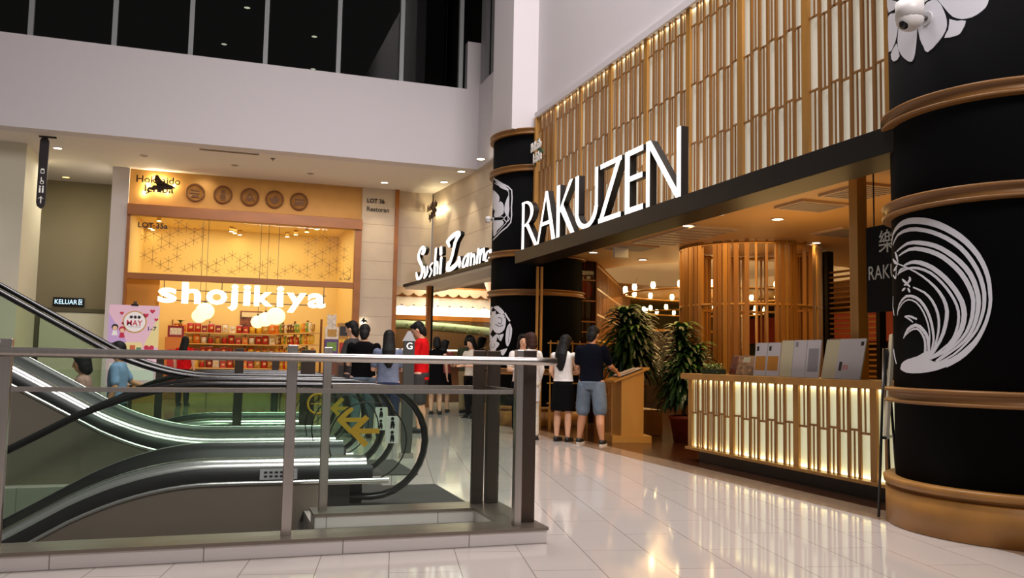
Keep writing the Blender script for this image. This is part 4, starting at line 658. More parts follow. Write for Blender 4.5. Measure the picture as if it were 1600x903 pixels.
stand('menu_board', 'white three page menu board in the middle of the counter', 7.96, 7.32, .39, .12, [(0, .2, 0, .39, PY), (.21, .42, 0, .39, PW), (.43, .64, 0, .39, PW), (.46, .62, .06, .3, PG), (.24, .28, .32, .37, PG)], LGREY)
stand('menu_folder', 'open white menu folder leaning at the right end of the counter', 7.28, 6.72, .4, .22, [(0, .2, 0, .39, PY), (.2, .38, 0, .4, PW), (.38, .56, 0, .4, PW), (.24, .28, .08, .17, CHARC), (.29, .37, .09, .14, PR), (.5, .54, .33, .37, CHARC)], LGREY)
solo('wooden_post', MB().box(6.0, 6.12, 6.96, 7.08, 1.07, 3.13), BAMB, 'square golden timber post rising behind the counter', 'post', bevel=.004)
m = MB(); m.box(6.5, 6.55, 5.95, 6.9, 0, 3.13)
sc = thing('slat_screen', 'brown timber screen with gold uprights behind the hanging black board', 'screen', (6.45, 5.8, 0)); m.build('back_panel', mat('amber_panel', '#8A4A1A', .25), sc)
for y in (6.8, 6.6, 6.45, 6.25, 6.1): MB().box(6.4, 6.46, y - .02, y + .02, 0, 3.13).build('upright', BAMB, sc)
for z in (1.55, 2.55): MB().box(6.38, 6.44, 5.95, 6.9, z - .02, z + .02).build('crossbar', BAMB, sc)
solo('yellow_lamp', MB().box(6.24, 6.3, 6.28, 6.34, 1.1, 1.5).box(6.265, 6.275, 6.305, 6.315, .005, 1.1), mat('yellow_light', '#FFE860', .5, emit=1.6, ecol='#FFE040'), 'slim yellow glowing lamp under the black board', 'lamp')
t = thing('black_board', 'black hanging board with silver lettering beside the front column', 'sign', (5.78, 5.9, 2.1))
MB().box(5.78, 5.81, 5.91, 6.59, 1.70, 2.50).build('board', mat('board_matt_black', '#0A0A0B', .75, spec=.15), t)
SIL = mat('silver_lettering', '#B8B8B4', .4, .4)
text(MB(), '\u6a02', (5.779, 6.42, 2.24), -Y_, Z_, .22, .21, .006).build('symbol', SIL, t)
text(MB(), 'RAKUZEN', (5.779, 6.555, 2.0), -Y_, Z_, .64, .13, .006).build('lettering', SIL, t)
for y in (6.5, 6.05): MB().bar((5.795, y, 2.5), (5.795, y, 3.13), .01).build('hanger', DSTEEL, t)
# easel
t = thing('easel', 'black easel with a pale board partly hidden by the front column', 'easel', (5.2, 5.85, 0))
for a, b in (((5.03, 5.64, .012), (5.30, 5.85, 1.35)), ((5.53, 5.96, .012), (5.34, 5.86, 1.35)), ((5.50, 6.02, .012), (5.33, 5.88, 1.35))): MB().tube([a, b], .011, 8).build('leg', BLACKM, t)
MB().bar((5.20, 5.76, .62), (5.38, 5.9, .62), .05, .02).build('tray', BLACKM, t)
M = Matrix.Translation((5.29, 5.83, .63)) @ Matrix.Rotation(radians(52), 4, 'Z') @ Matrix.Rotation(radians(4), 4, 'X')
MB().box(-.14, .16, -.012, .012, 0, .84, M).build('board', mat('easel_board', '#C9C7B4', .5), t)

# ------------------------------------------------------------------ lectern and menu
t = thing('menu_lectern', 'golden wooden lectern where the couple reads a menu', 'lectern', (5.95, 11.85, 0))
u = Vector((cos(radians(-12)), sin(radians(-12)), 0)); v = Vector((-u.y, u.x, 0)); o = Vector((5.78, 11.75, 0))
MB().prism([(0, .1), (.34, .1), (.34, 1.06), (0, .93)], o, u, Z_, v * .6).build('body', KHAKIW, t)
MB().prism([(-.14, .0), (.46, .0), (.46, .1), (-.14, .1)], o + Vector((0, 0, .002)) - v * .02, u, Z_, v * .64).build('foot', KHAKIW, t)
MB().prism([(-.12, .885), (.42, 1.09), (.42, 1.12), (-.12, .915)], o - v * .03, u, Z_, v * .66).build('sloped_top', KHAKIW, t)
q = MB()
for k in range(4): q.prism([(-.14, .1), (-.12, .1), (-.12, .86), (-.14, .86)], o + v * (.06 + .14 * k), u, Z_, v * .02)
q.build('front_bars', BAMBD, t)
t = thing('menu_book', 'open menu book lying on the sloped lectern top', 'menu', tuple(o + Vector((.1, .1, 1.0))))
sl = (u * .54 + Z_ * .205).normalized(); nn = sl.cross(v) * -1
if nn.z < 0: nn = -nn
b = o + u * .0 + v * .05 + Z_ * .965
MB().prism([(0, 0), (.36, 0), (.36, .5), (0, .5)], b, sl, v, nn * .015).build('cover', mat('menu_cover', '#2B1C14', .5), t)
for k in (0, 1): MB().prism([(.01, .01 + .245 * k), (.35, .01 + .245 * k), (.35, .235 + .245 * k), (.01, .235 + .245 * k)], b + nn * .016, sl, v, nn * .008).build('page', PW, t)
MB().prism([(.06, .05), (.28, .05), (.28, .2), (.06, .2)], b + nn * .025, sl, v, nn * .002).build('photo', FOOD, t)

# ------------------------------------------------------------------ potted dracaenas
def leaf(q, base, az, L, droop, w, n=6):
    d = Vector((cos(az), sin(az), 0)); s = Vector((-sin(az), cos(az), 0)); P = []; a = droop[0]; p = Vector(base)
    for i in range(n + 1):
        t_ = i / n; ww = w * (sin(pi * min(.95, .18 + .8 * t_)) ** .8); P += [p - s * ww, p + Z_ * ww * .25, p + s * ww]
        a2 = a + (droop[1] - a) * t_; p = p + (d * cos(a2) + Z_ * sin(a2)) * (L / n)
    q.add(P, [(3 * i + j, 3 * i + j + 1, 3 * i + j + 4, 3 * i + j + 3) for i in range(n) for j in (0, 1)], True)
def dracaena(label, loc, potr, poth, stems, nleaf, H, seed, sp=.42):
    random.seed(seed); t = thing('potted_dracaena', label, 'plant', loc); L0 = Vector(loc)
    MB().lathe([(.0, .0), (potr * .72, .0), (potr * .97, poth * .86), (potr * 1.06, poth * .86), (potr * 1.06, poth), (potr * .95, poth), (potr * .92, poth * .9), (0, poth * .9)], loc, 28).build('pot', TERRA, t)
    q = MB(); q2 = MB(); top = MB()
    for (dx, dy, h) in stems:
        q2.tube([L0 + Vector((dx * .3, dy * .3, poth * .85)), L0 + Vector((dx * .7, dy * .7, h * .5)), L0 + Vector((dx, dy, h))], .022, 8)
        for k in range(nleaf):
            f = k / nleaf; z = poth + .12 + (h - poth - .12) * (f ** .8) + .05; az = k * 2.4 + random.random() * .5; L = (.55 - .18 * f) * sp / .42 * (.85 + .3 * random.random())
            a0 = radians(25 + 45 * f); leaf(top if f > .93 else q, L0 + Vector((dx, dy, 0)) * (.5 + .5 * f) + Z_ * z, az, L, (a0, radians(-88 + 38 * f)), .042)
    q2.build('stems', BARK, t); q.build('foliage', LEAF, t); top.build('young_leaves', LEAFB, t, 'brighter young leaves at the crown')
solo('plant_plinth', MB().box(6.25, 7.05, 12.8, 13.45, .005, .42), BAMBD, 'low timber plinth under the taller potted plant', 'plinth', bevel=.005)
dracaena('large potted plant with bright crown on the plinth behind the lectern', (6.62, 13.12, .42), .25, .42, [(-.12, .0, 1.5), (.14, .1, 1.38), (.0, -.14, 1.15)], 190, 2, 5, .5)
dracaena('potted plant with drooping leaves on the floor left of the counter', (6.82, 11.68, .005), .24, .40, [(-.05, .05, 1.62), (.12, -.08, 1.3), (-.1, -.1, 1.0)], 170, 2, 9, .44)

# ------------------------------------------------------------------ round lattice room divider
cx, cyy, R = 8.42, 12.35, 1.12
t = thing('round_divider', 'tall round room divider of golden laths behind the counter', 'screen', (cx, cyy, 0))
for z in (.05, 1.0, 2.12, 3.08): MB().lathe([(R - .03, z - .02), (R + .03, z - .02), (R + .03, z + .02), (R - .03, z + .02), (R - .03, z - .02)], (cx, cyy, 0), 56).build('hoop', BAMB, t)
random.seed(11); k = 0
for a in range(0, 360, 4):
    if random.random() < .12: continue
    th = radians(a + random.random() * 2); w = random.choice((.028, .045, .07)); M = Matrix.Translation((cx + cos(th) * R, cyy + sin(th) * R, 0)) @ Matrix.Rotation(th, 4, 'Z')
    MB().box(-.03, .03, -w / 2, w / 2, .01, 3.12, M).build('lath', BAMBD if a % 12 else BAMB, t)
# dark glass shelving wall and slanted lattice at the left of the restaurant
t = thing('glass_shelving', 'smoked glass partition with bronze shelving bars beside the back column', 'partition', (6.5, 15.3, 0))
MB().box(5.95, 6.97, 15.3, 15.32, .02, 3.12).build('glass_panel', WGLASS, t); q = MB()
for z in (.6, .95, 1.35, 1.75, 1.95, 2.35, 2.75): q.box(5.95, 6.97, 15.24, 15.3, z - .012, z + .012)
q.build('shelf_bars', BAMBD, t); q = MB()
for (x, a, b) in ((6.05, .02, 3.1), (6.35, 1.75, 2.35), (6.42, .95, 1.35), (6.55, .02, 3.1), (6.62, 1.95, 2.75), (6.8, .6, 1.35), (6.95, .02, 3.1)): q.box(x - .012, x + .012, 15.24, 15.3, a, b)
q.build('upright_bars', BAMBD, t)
t = thing('lattice_partition', 'low bronze lattice partition behind the woman in black skirt', 'partition', (6.0, 14.2, 0))
for x in (5.6, 5.74, 5.88, 6.02, 6.16, 6.3): MB().box(x - .01, x + .01, 14.19, 14.21, .4, 1.55).build('upright', BAMB, t)
for z in (.45, .8, 1.12, 1.5): MB().box(5.55, 6.35, 14.18, 14.22, z - .012, z + .012).build('crossbar', BAMB, t)
MB().box(5.58, 5.62, 14.18, 14.22, .005, .4).box(6.28, 6.32, 14.18, 14.22, .005, .4).build('foot', BAMB, t)
t = thing('slanted_lattice', 'long golden lattice wall slanting into the restaurant', 'lattice', (9, 18.8, 0))
a = Vector((6.98, 15.32, 0)); b = Vector((11.2, 22.3, 0)); d = (b - a).normalized(); n = Vector((-d.y, d.x, 0)); Ln = (b - a).length
M = Matrix((d, n, Z_)).transposed().to_4x4(); M.translation = a
MB().box(0, Ln, .05, .09, .01, 3.12, M).build('back_panel', mat('gold_panel', '#A8843A', .4), t)
for z in (.5, 1.05, 1.6, 2.1, 2.6, 3.05): MB().box(0, Ln, -.02, .03, z - .018, z + .018, M).build('crossbar', BAMB, t)
random.seed(4)
for k in range(34): x = .1 + k * (Ln - .2) / 33; MB().box(x - .02, x + .02, -.02, .05, .01, 3.12, M).build('upright', BAMBD, t)
solo('wall_lantern', MB().box(8.55, 8.68, 17.35, 17.47, 1.2, 1.75), mat('yellow_light', '#FFE860', .5, emit=1.6, ecol='#FFE040'), 'yellow glowing wall lantern on the slanted lattice', 'lamp')
solo('red_paper_lantern', MB().bar((6.9, 15.72, 2.76), (6.9, 15.72, 3.13), .008).lathe([(.04, .36), (.13, .3), (.17, .18), (.13, .06), (.04, 0)], (6.9, 15.72, 2.42), 20), mat('red_lantern', '#C8352C', .6, emit=.35, ecol='#E03828'), 'red paper lantern hanging behind the smoked glass', 'lantern')
for x in (5.93, 6.03): pass
solo('corner_upright', MB().box(5.42, 5.46, 14.46, 14.5, .0, 2.87).box(5.5, 5.54, 14.46, 14.5, 0, 2.87), BAMB, 'pair of slim golden uprights beside the back column', 'post')
# horizontal lath screen, right part of the restaurant
t = thing('louvre_screen', 'brown screen of horizontal laths to the right of the round divider', 'screen', (9.7, 11.4, 0))
for k in range(26): MB().box(9.66, 9.72, 10.75, 12.05, .6 + k * .085, .6 + k * .085 + .03).build('lath', BAMBD, t)
for y in (12.05, 11.93, 10.75): MB().box(9.63, 9.75, y - .04, y + .04, .005, 3.1).build('upright', DARKW, t)
t = thing('bar_cabinet', 'dark bar cabinet with a golden top edge deep behind the potted plants', 'cabinet', (11.8, 20.3, 0))
MB().box(10.5, 13.2, 20.05, 20.5, .004, 2.0).build('body', DARKB, t); MB().box(10.45, 13.25, 20.0, 20.55, 2.0, 2.06).build('top', BAMB, t)
for k in range(4): MB().box(10.55 + .66 * k, 11.16 + .66 * k, 20.03, 20.05, .15, 1.9).build('door', mat('cabinet_door', '#33261A', .25), t)
# ring chandeliers
def chandelier(label, cx, cy, z, r, nb):
    t = thing('ring_chandelier', label, 'chandelier', (cx, cy, z))
    MB().tube([(cx + cos(2 * pi * k / 48) * r, cy + sin(2 * pi * k / 48) * r, z) for k in range(48)], .022, 8, closed=True).build('ring', BAMB, t)
    for k in range(4):
        a = pi / 4 + pi / 2 * k; MB().tube([(cx + cos(a) * r, cy + sin(a) * r, z), (cx + cos(a) * r * .9, cy + sin(a) * r * .9, 3.13 if z < 3.1 else z + .3)], .005, 5).build('hanger', DSTEEL, t)
    for k in range(nb):
        a = 2 * pi * k / nb; p = (cx + cos(a) * r, cy + sin(a) * r, z)
        MB().lathe([(0, .16), (.035, .155), (.05, .1), (.045, .05), (.02, .025)], p, 12).build('bulb', BULB, t)
chandelier('large ring chandelier of glowing bulbs under the round ceiling recess', 10.4, 16.4, 2.68, 2.05, 20)
chandelier('smaller ring chandelier of bulbs deeper in the restaurant', 13.2, 21.6, 2.62, 1.7, 16)
chandelier('ring chandelier of bulbs seen beside the louvre screen', 14.5, 12.4, 2.6, 1.7, 14)
# ceiling fittings
def vent(label, x0, x1, y0, y1, z, name='ceiling_vent'):
    t = thing(name, label, 'vent', ((x0 + x1) / 2, (y0 + y1) / 2, z))
    MB().box(x0, x1, y0, y1, z - .03, z - .001).build('frame', mat('vent_frame', '#B89A78', .5), t)
    q = MB(); nn = 8
    for k in range(nn): yy = y0 + .04 + (y1 - y0 - .08) * (k + .5) / nn; q.box(x0 + .04, x1 - .04, yy - .02, yy + .02, -.036 + z, z - .029)
    q.build('grille', GREYV, t)
vent('grey ceiling vent nearest to the back column', 6.25, 6.95, 12.75, 13.4, 3.13)
vent('long grey ceiling vent in the lobby ceiling', 6.3, 7.05, 10.5, 12.5, 3.13)
vent('square grey ceiling vent in front of the counter post', 6.42, 7.1, 8.35, 8.9, 3.13)
vent('grey ceiling vent closest to the counter post', 6.4, 7.0, 7.3, 8.05, 3.13)
vent('grey ceiling vent to the right of the round divider', 8.2, 8.9, 9.8, 10.5, 3.13)
solo('ceiling_box', MB().box(6.25, 6.5, 13.0, 13.06, 2.93, 3.1).box(6.35, 6.4, 13.01, 13.05, 3.1, 3.13), LGREY, 'pale grey box hanging from the lobby ceiling', 'sign')
def downlight(label, x, y, z, r=.075, lit=True, col=LAMP, grp=None):
    t = thing('downlight', label, 'ceiling light', (x, y, z), grp)
    MB().lathe([(r, 0), (r + .02, -.001), (r + .022, -.012), (r, -.012), (r, 0)], (x, y, z), 20).build('trim_ring', mat('downlight_trim', '#C8BEB2', .4), t)
    MB().lathe([(0, -.004), (r, -.004)], (x, y, z), 20).build('lens', col if lit else GREYV, t)
for (x, y, l) in ((6.32, 14.02, 'round downlight nearest to the back column'), (6.25, 10.64, 'round downlight beside the long lobby vent'), (6.1, 9.64, 'round downlight just behind the dark ledge'), (7.02, 9.65, 'round downlight in front of the round divider'), (8.24, 11.64, 'round downlight over the left of the round divider'), (8.92, 11.29, 'round downlight at the right of the round divider'), (7.6, 14.6, 'round downlight before the round ceiling recess'), (9.2, 20.8, 'round downlight over the slanted lattice'), (6.9, 6.1, 'round downlight above the slat screen')):
    downlight(l, x, y, 3.13)
    spot('downlight_beam', (x, y, 3.1), (x, y, 0), 26, (1, .78, .45), 95, .8, .06)

# ------------------------------------------------------------------ snack shop front
t = thing('shopfront_frame', 'brown timber frame with patterned glass transom of the snack shop', 'shopfront', (.7, 22.4, 0))
MB().box(-2.07, 3.5, 22.2, 22.42, 4.46, 4.73).build('header', TRIMW, t, bevel=.01)
MB().box(-2.05, 3.5, 22.28, 22.42, 2.94, 3.09).build('lower_bar', TRIMW, t, bevel=.008)
for a, b in ((-2.07, -2.0), (3.33, 3.5)): MB().box(a, b, 22.26, 22.42, .002, 4.46).build('jamb', TRIMW, t, bevel=.008)
q = MB().box(-2.0, 3.33, 22.34, 22.352, 3.09, 4.46).mx(1); random.seed(21); a = .21; seen = set()
def keep(x, z): return (z < 3.62 + .12 * sin(x * 3.1) + (.55 if abs(x - 2.6) < .55 else 0) or (x < -.35 and abs(z - 3.75 - .55 * (x + 1.6)) < .42)) and x > -1.75 + max(0, 3.5 - z) * 1.2
for i in range(-2, 34):
    for j in range(-1, 12):
        x = -2.2 + i * a * .866 * 1.0; z = 3.0 + j * a + (a / 2 if i % 2 else 0)
        if not (-1.95 < x < 3.28 and 3.12 < z < 4.44 and keep(x, z)): continue
        if (j + (i % 2) * 2 + i // 2) % 3 == 0: continue
        for k in range(6):
            an = k * pi / 3 + pi / 6; ex, ez = x + cos(an) * a * .55, z + sin(an) * a * .55
            if -1.98 < ex < 3.32 and 3.1 < ez < 4.45: q.bar((x, 22.335, z), (ex, 22.335, ez), .009, .003, up=(0, 1, 0))
q.build('transom_glass', [SGLASS, mat('transom_lines', '#8A5A20', .5)], t)
solo('lot_lettering', text(MB(), 'LOT 35a', (-1.83, 22.33, 4.18), X_, Z_, .66, .135, .004, .03), CHARC, 'dark lot number lettering at the top left of the transom glass', 'lettering')
solo('lot_lettering', text(MB(), 'LOT 36', (3.62, 22.335, 5.20), X_, Z_, .46, .12, .004, .03), CHARC, 'dark lot number lettering on the pale pilaster', 'lettering')
solo('shop_lettering', text(MB(), 'Restoran', (3.62, 22.335, 4.98), X_, Z_, .58, .12, .004, .012), CHARC, 'dark word below the lot number on the pale pilaster', 'lettering')
solo('shop_lettering', text(MB(), 'BL 4147', (2.98, 22.335, 3.14), X_, Z_, .28, .07, .003), CHARC, 'small faint number at the lower right of the transom glass', 'lettering')
# five round plaques
def icon(k):
    q = MB(); P = lambda L: q.prism(L, (0, -.035, 0), X_, Z_, (0, -.012, 0))
    if k == 0: P([(-.1, -.12), (.1, -.12), (.07, -.06), (-.07, -.06)]); P([(-.12, -.03), (.1, -.03), (.1, .0), (-.12, 0)]); P([(-.1, .04), (.1, .04), (.1, .07), (-.1, .07)])
    if k == 1: P([(-.05, -.14), (.05, -.14), (.05, -.1), (-.05, -.1)]); P([(-.07, -.08), (.07, -.08), (.05, .02), (-.05, .02)]); P([(-.05, .04), (.05, .04), (.03, .12), (-.03, .12)])
    if k == 2:
        for A in ([(-.12, -.1), (-.09, -.1), (.0, .08), (-.02, .1)], [(.09, -.1), (.12, -.1), (.02, .1), (0, .08)], [(-.05, -.1), (.05, -.1), (.05, -.02), (-.05, -.02)]): P(A)
    if k == 3: P([(-.12, .02), (-.08, -.08), (.0, -.12), (.08, -.08), (.12, .02)]); P([(-.06, .04), (.08, .04), (.04, .1)])
    if k == 4: P([(-.12, -.1), (.1, -.1), (.12, .0), (-.1, .0)]); P([(-.1, .03), (.12, .03), (.12, .06), (-.1, .06)])
    return q
names = ['with a cup', 'with a bottle', 'with a rice ball', 'with a bowl', 'with a lunch box']
for k, (x, z) in enumerate(((-.58, 5.13), (.06, 5.13), (.70, 5.12), (1.30, 5.11), (1.90, 5.10))):
    t = thing('round_plaque', ['leftmost', 'second from left', 'middle', 'fourth from left', 'rightmost'][k] + ' round wooden plaque on the ochre wall', 'plaque', (x, 22.42, z), 'round wooden plaques on the ochre wall')
    M = Matrix.Rotation(radians(90), 4, 'X')
    MB().lathe([(0, .02), (.19, .02), (.19, .05), (.225, .05), (.225, 0), (0, 0)], (x, 22.42, z), 32, M=M).build('disc', PLAQ, t)
    q = icon(k); q.v = [(p[0] + x, p[1] + 22.42 + .012, p[2] + z) for p in q.v]; q.build('relief', PLAQD, t)
    MB().lathe([(.185, .05), (.185, .058), (.225, .058), (.225, .05)], (x, 22.42, z), 32, M=M).build('rim', PLAQD, t)
# hanging lit shop sign
t = thing('shop_sign', 'lit white lowercase letters hanging on dark rails in the snack shop entrance', 'sign', (.7, 22.55, 2.6))
wd = [('s', -1.31, .46, .37, 0), ('h', -.78, .48, .52, 0), ('o', -.22, .53, .38, -.005), ('j', .28, .27, .66, -.14), ('i', .64, .20, .52, 0), ('k', .90, .50, .52, 0), ('i', 1.44, .19, .52, 0), ('y', 1.68, .53, .50, -.13), ('a', 2.2, .48, .38, 0)]
def blk(P, o): return [[(o[0] + a, o[1] + b) for a, b in p] for p in P]
for (c, x, w, h, dz) in wd:
    q = MB(); text(q, c, (x, 22.38, 2.40 + dz), X_, Z_, w * .93, h, .06, .035)
    o_ = q.build('letter', [LITW], t, 'lit white letter ' + c)
for z in (2.47, 2.72): MB().bar((-1.25, 22.36, z), (2.65, 22.36, z), .022).build('rail', DSTEEL, t)
for x in (-1.18, .14, 1.5, 2.6): MB().bar((x, 22.36, 2.47), (x, 22.36, 2.95), .02).build('hanger', DSTEEL, t)
# paper globes
for k, (x, y, z, r) in enumerate(((-.38, 24.0, 2.18, .19), (-.24, 23.4, 2.28, .23), (1.52, 23.5, 2.22, .24), (1.28, 23.9, 2.14, .2), (1.1, 24.3, 2.08, .18))):
    t = thing('globe_lamp', ['smaller left glowing globe lamp under the lit shop letters', 'larger left glowing globe lamp under the lit shop letters', 'largest glowing globe lamp of the right trio', 'middle glowing globe lamp of the right trio', 'smallest glowing globe lamp of the right trio'][k], 'lamp', (x, y, z), 'globe lamps in the snack shop')
    MB().ell((x, y, z), r, r, r * .94, 20, 12).build('globe', GLOBE, t); MB().cyl((x, y, 0), .03, z + r * .9, z + r + .03, 12).build('cap', DSTEEL, t)
    MB().bar((x, y, z + r), (x, y, 4.88), .012).build('cord', DSTEEL, t)
# spots on the shop ceiling
for k, (px_, py_) in enumerate(((275, 342), (270, 360), (264, 372), (372, 367), (360, 378), (350, 389), (490, 360), (470, 374), (450, 386), (436, 396))):
    hx = [(-1.53, 25.0), (-1.85, 26.6), (-1.8, 26.9), (.6, 26.8), (.45, 26.5), (.35, 26.2), (2.6, 24.6), (2.4, 25.3), (2.15, 26.0), (1.95, 26.6)][k]
    t = thing('ceiling_spot', ['front', 'middle', 'rear', 'front', 'middle', 'rear', 'front', 'second', 'third', 'rear'][k] + ' spot lamp of the ' + ('left' if k < 3 else 'centre' if k < 6 else 'right') + ' row on the shop ceiling', 'ceiling light', (*hx, 4.8), 'spot lamps on the snack shop ceiling')
    MB().cyl((*hx, 0), .06, 4.74, 4.88, 14).build('can', mat('spot_can', '#D8B060', .5), t)
    MB().lathe([(0, 4.738), (.055, 4.738)], (*hx, 0), 14).build('lens', mat('spot_lens', '#FFFFFF', .4, emit=30, ecol='#FFE8A8'), t)
# shelves
BOARD = mat('shelf_board_pine', '#E0B46A', .5)
def shelf(label, p, q_, zs, dep, side=1):
    p = Vector((*p, 0)); q_ = Vector((*q_, 0)); d = q_ - p; L = d.length; d.normalize(); n = Vector((d.y, -d.x, 0)) * side
    t = thing('display_shelf', label, 'shelf', tuple(p + d * L / 2)); M = Matrix((d, -n * side, Z_)).transposed().to_4x4(); M.translation = p
    s = side
    for z in zs: MB().box(0, L, -dep if s > 0 else 0, 0 if s > 0 else dep, z - .03, z, M).build('shelf_board', BOARD, t)
    for x in (0, L / 3, 2 * L / 3, L): MB().box(x - .015, x + .015, -.05 if s > 0 else .0, 0 if s > 0 else .05, .005, zs[-1] + .35, M).build('upright', mat('shelf_upright', '#7A4A22', .5), t)
    return p, d, n, L
GC = {'red': '#B3221C', 'orange': '#D9741E', 'yellow': '#E0B030', 'green': '#6E9440', 'white': '#DED6C8', 'brown': '#6A3A22', 'pink': '#D8788A', 'purple': '#5A3A78', 'gold': '#B88A38', 'crimson': '#8A1820'}
GM = {k: mat('pack_' + k, v, .35, var=.35, scale=25) for k, v in GC.items()}
LBL = mat('pack_label_cream', '#D8B470', .5, var=.2, scale=40)
def packet(col, w=.15, h=.2, dd=.07):
    t = thing('snack_packet', col + ' packet', 'snack packet'); n = 8; rings = []
    for j in range(n + 1):
        z = h * j / n; f = sin(pi * j / n) ** .5; rings.append([Vector((cos(a) * w / 2 * (1 - .08 * f), sin(a) * (dd / 2 * f + .003), z)) for a in [2 * pi * k / 14 for k in range(14)]])
    MB().loft(rings).build('pouch', GM[col], t); MB().box(-w * .2, w * .24, -dd / 2 - .004, -dd / 2 + .01, h * .4, h * .66).build('label_patch', LBL, t)
    MB().box(-w / 2, w / 2, -.004, .004, h * .96, h * 1.04).build('crimped_top', GM['white'] if col != 'white' else GM['red'], t); return t
def carton(col, w=.13, h=.17, dd=.09):
    t = thing('snack_box', col + ' box', 'snack box'); MB().box(-w / 2, w / 2, -dd / 2, dd / 2, 0, h).build('carton', GM[col], t, bevel=.004)
    MB().box(-w * .25, w * .3, -dd / 2 - .003, -dd / 2, h * .35, h * .62).build('label_patch', LBL, t); return t
def jar(col, w=.12, h=.17, dd=.12):
    t = thing('snack_jar', col + ' jar', 'jar'); MB().lathe([(0, 0), (w / 2, .005), (w / 2, h * .75), (w * .4, h * .84), (0, h * .84)], (0, 0, 0), 18).build('tub', GM[col], t)
    MB().lathe([(w * .42, h * .82), (w * .44, h * .83), (w * .44, h), (0, h)], (0, 0, 0), 18).build('lid', GM['red'] if col != 'red' else GM['gold'], t); return t
PROTO = {}
ORD = ['first', 'second', 'third', 'fourth', 'fifth', 'sixth', 'seventh', 'eighth', 'ninth', 'tenth', 'eleventh', 'twelfth', 'thirteenth', 'fourteenth', 'fifteenth', 'sixteenth', 'seventeenth', 'eighteenth']
def goods(p, d, n, L, z, where, grp, cols, step=.17, seed=0, off=.16, kinds=('p', 'p', 'b', 'j'), hs=1.0):
    random.seed(seed); x = step * .6; i = 0
    while x < L - step * .4 and i < len(ORD):
        c = random.choice(cols); k = random.choice(kinds)
        key = (c, k); fn = {'p': packet, 'b': carton, 'j': jar}[k]; nm = {'p': 'snack packet', 'b': 'snack box', 'j': 'snack jar'}[k]
        pos = p + d * x + n * off + Z_ * (z + .003); rz = atan2(-n.y, -n.x) - pi / 2 + pi + random.uniform(-.15, .15)
        rz = atan2(n.x, -n.y) + random.uniform(-.12, .12)
        lab = '%s %s, %s from the left on the %s' % (c, nm, ORD[i], where)
        if key not in PROTO: o_ = fn(c); PROTO[key] = o_; o_.location = pos; o_.rotation_euler = (0, 0, rz); o_['label'] = lab; o_['group'] = grp
        else: o_ = dup(PROTO[key], pos, rz, lab, grp)
        s = random.uniform(.9, 1.15) * hs; o_.scale = (s, s, s)
        i += 1; x += step * random.uniform(.98, 1.06)
zs = [.42, .80, 1.16, 1.50, 1.82]
sh = shelf('long pine shelf unit along the back wall of the snack shop', (-1.15, 27.05), (1.9, 27.05), zs, .34)
warm = ['red', 'red', 'orange', 'crimson', 'yellow', 'gold', 'white']
for k, z in enumerate(zs):
    goods(*sh, z, ['lowest', 'second', 'middle', 'upper', 'top'][k] + ' back shelf', 'goods on the back shelves', warm, .188, 30 + k, .2, ('p', 'b', 'j', 'p'), 1.2)
sh2 = shelf('pine shelf unit along the right wall of the snack shop', (1.95, 26.5), (2.72, 23.5), zs, .34)
for k, z in enumerate(zs):
    goods(*sh2, z, ['lowest', 'second', 'middle', 'upper', 'top'][k] + ' right hand shelf', 'goods on the right hand shelves', ['red', 'orange', 'yellow', 'green', 'white', 'brown', 'gold'], .215, 50 + k, .2, ('p', 'p', 'p', 'b'), 1.2)
# stacked cartons at the right of the entrance
def cart(label, x, y, z, w, dd, h, col, pc):
    t = thing('display_carton', label, 'box', (x, y, z)); MB().box(x - w / 2, x + w / 2, y - dd / 2, y + dd / 2, z, z + h).build('carton', col, t, bevel=.006)
    MB().box(x - w * .36, x + w * .36, y - dd / 2 - .004, y - dd / 2, z + h * .2, z + h * .8).build('printed_front', pc, t)
BLK = mat('pack_black', '#1C1A1A', .4)
cart('grey and black carton beside the right jamb, lower of the left stack', 2.9, 22.95, .002, .34, .3, 1.25, mat('carton_brown', '#5A3A24', .5), GM['brown'])
cart('purple printed carton on top of the brown carton near the right jamb', 2.9, 22.95, 1.255, .34, .3, .38, GM['purple'], GM['green'])
cart('pale patterned carton topping the left stack near the right jamb', 2.9, 22.95, 1.638, .335, .3, .32, GM['white'], GM['gold'])
cart('tall brown carton directly beside the right jamb', 3.2, 23.0, .002, .26, .28, 1.2, mat('carton_brown', '#5A3A24', .5), BLK)
cart('yellow carton with red print directly beside the right jamb', 3.2, 23.0, 1.205, .26, .28, .44, GM['yellow'], GM['red'])
cart('black and cream carton topping the stack beside the right jamb', 3.2, 23.0, 1.648, .26, .28, .42, GM['gold'], BLK)
t = thing('display_card', 'white cut display card standing on the stacked cartons', 'sign', (2.9, 22.95, 1.96)); q = MB()
q.prism([(-.11, 0), (.11, 0), (.12, .3), (.1, .36), (.07, .31), (-.07, .31), (-.1, .36), (-.12, .3)], (2.9, 22.94, 1.96), X_, Z_, (0, .02, 0)).build('card', GM['white'], t); MB().box(2.86, 2.94, 22.96, 23.04, 1.96, 1.97).build('foot', LGREY, t)
cart('red price bin of sweets at the left of the shop entrance', -.95, 24.6, .002, .5, .4, 1.62, mat('bin_orange', '#C87828', .5), GM['red'])
cart('orange and red carton standing on the price bin', -.95, 24.6, 1.625, .4, .3, .3, GM['crimson'], GM['white'])
t = thing('potted_herb', 'tiny green plant on top of the red carton in the shop', 'plant', (-.85, 24.6, 1.93)); random.seed(8); q = MB()
for k in range(16): leaf(q, (-.85, 24.6, 2.0), k * 2.4, .16, (1.0, -.2), .018, 4)
q.build('foliage', LEAFB, t); MB().lathe([(0, 0), (.045, 0), (.055, .08), (0, .08)], (-.85, 24.6, 1.927), 14).build('pot', GM['gold'], t)
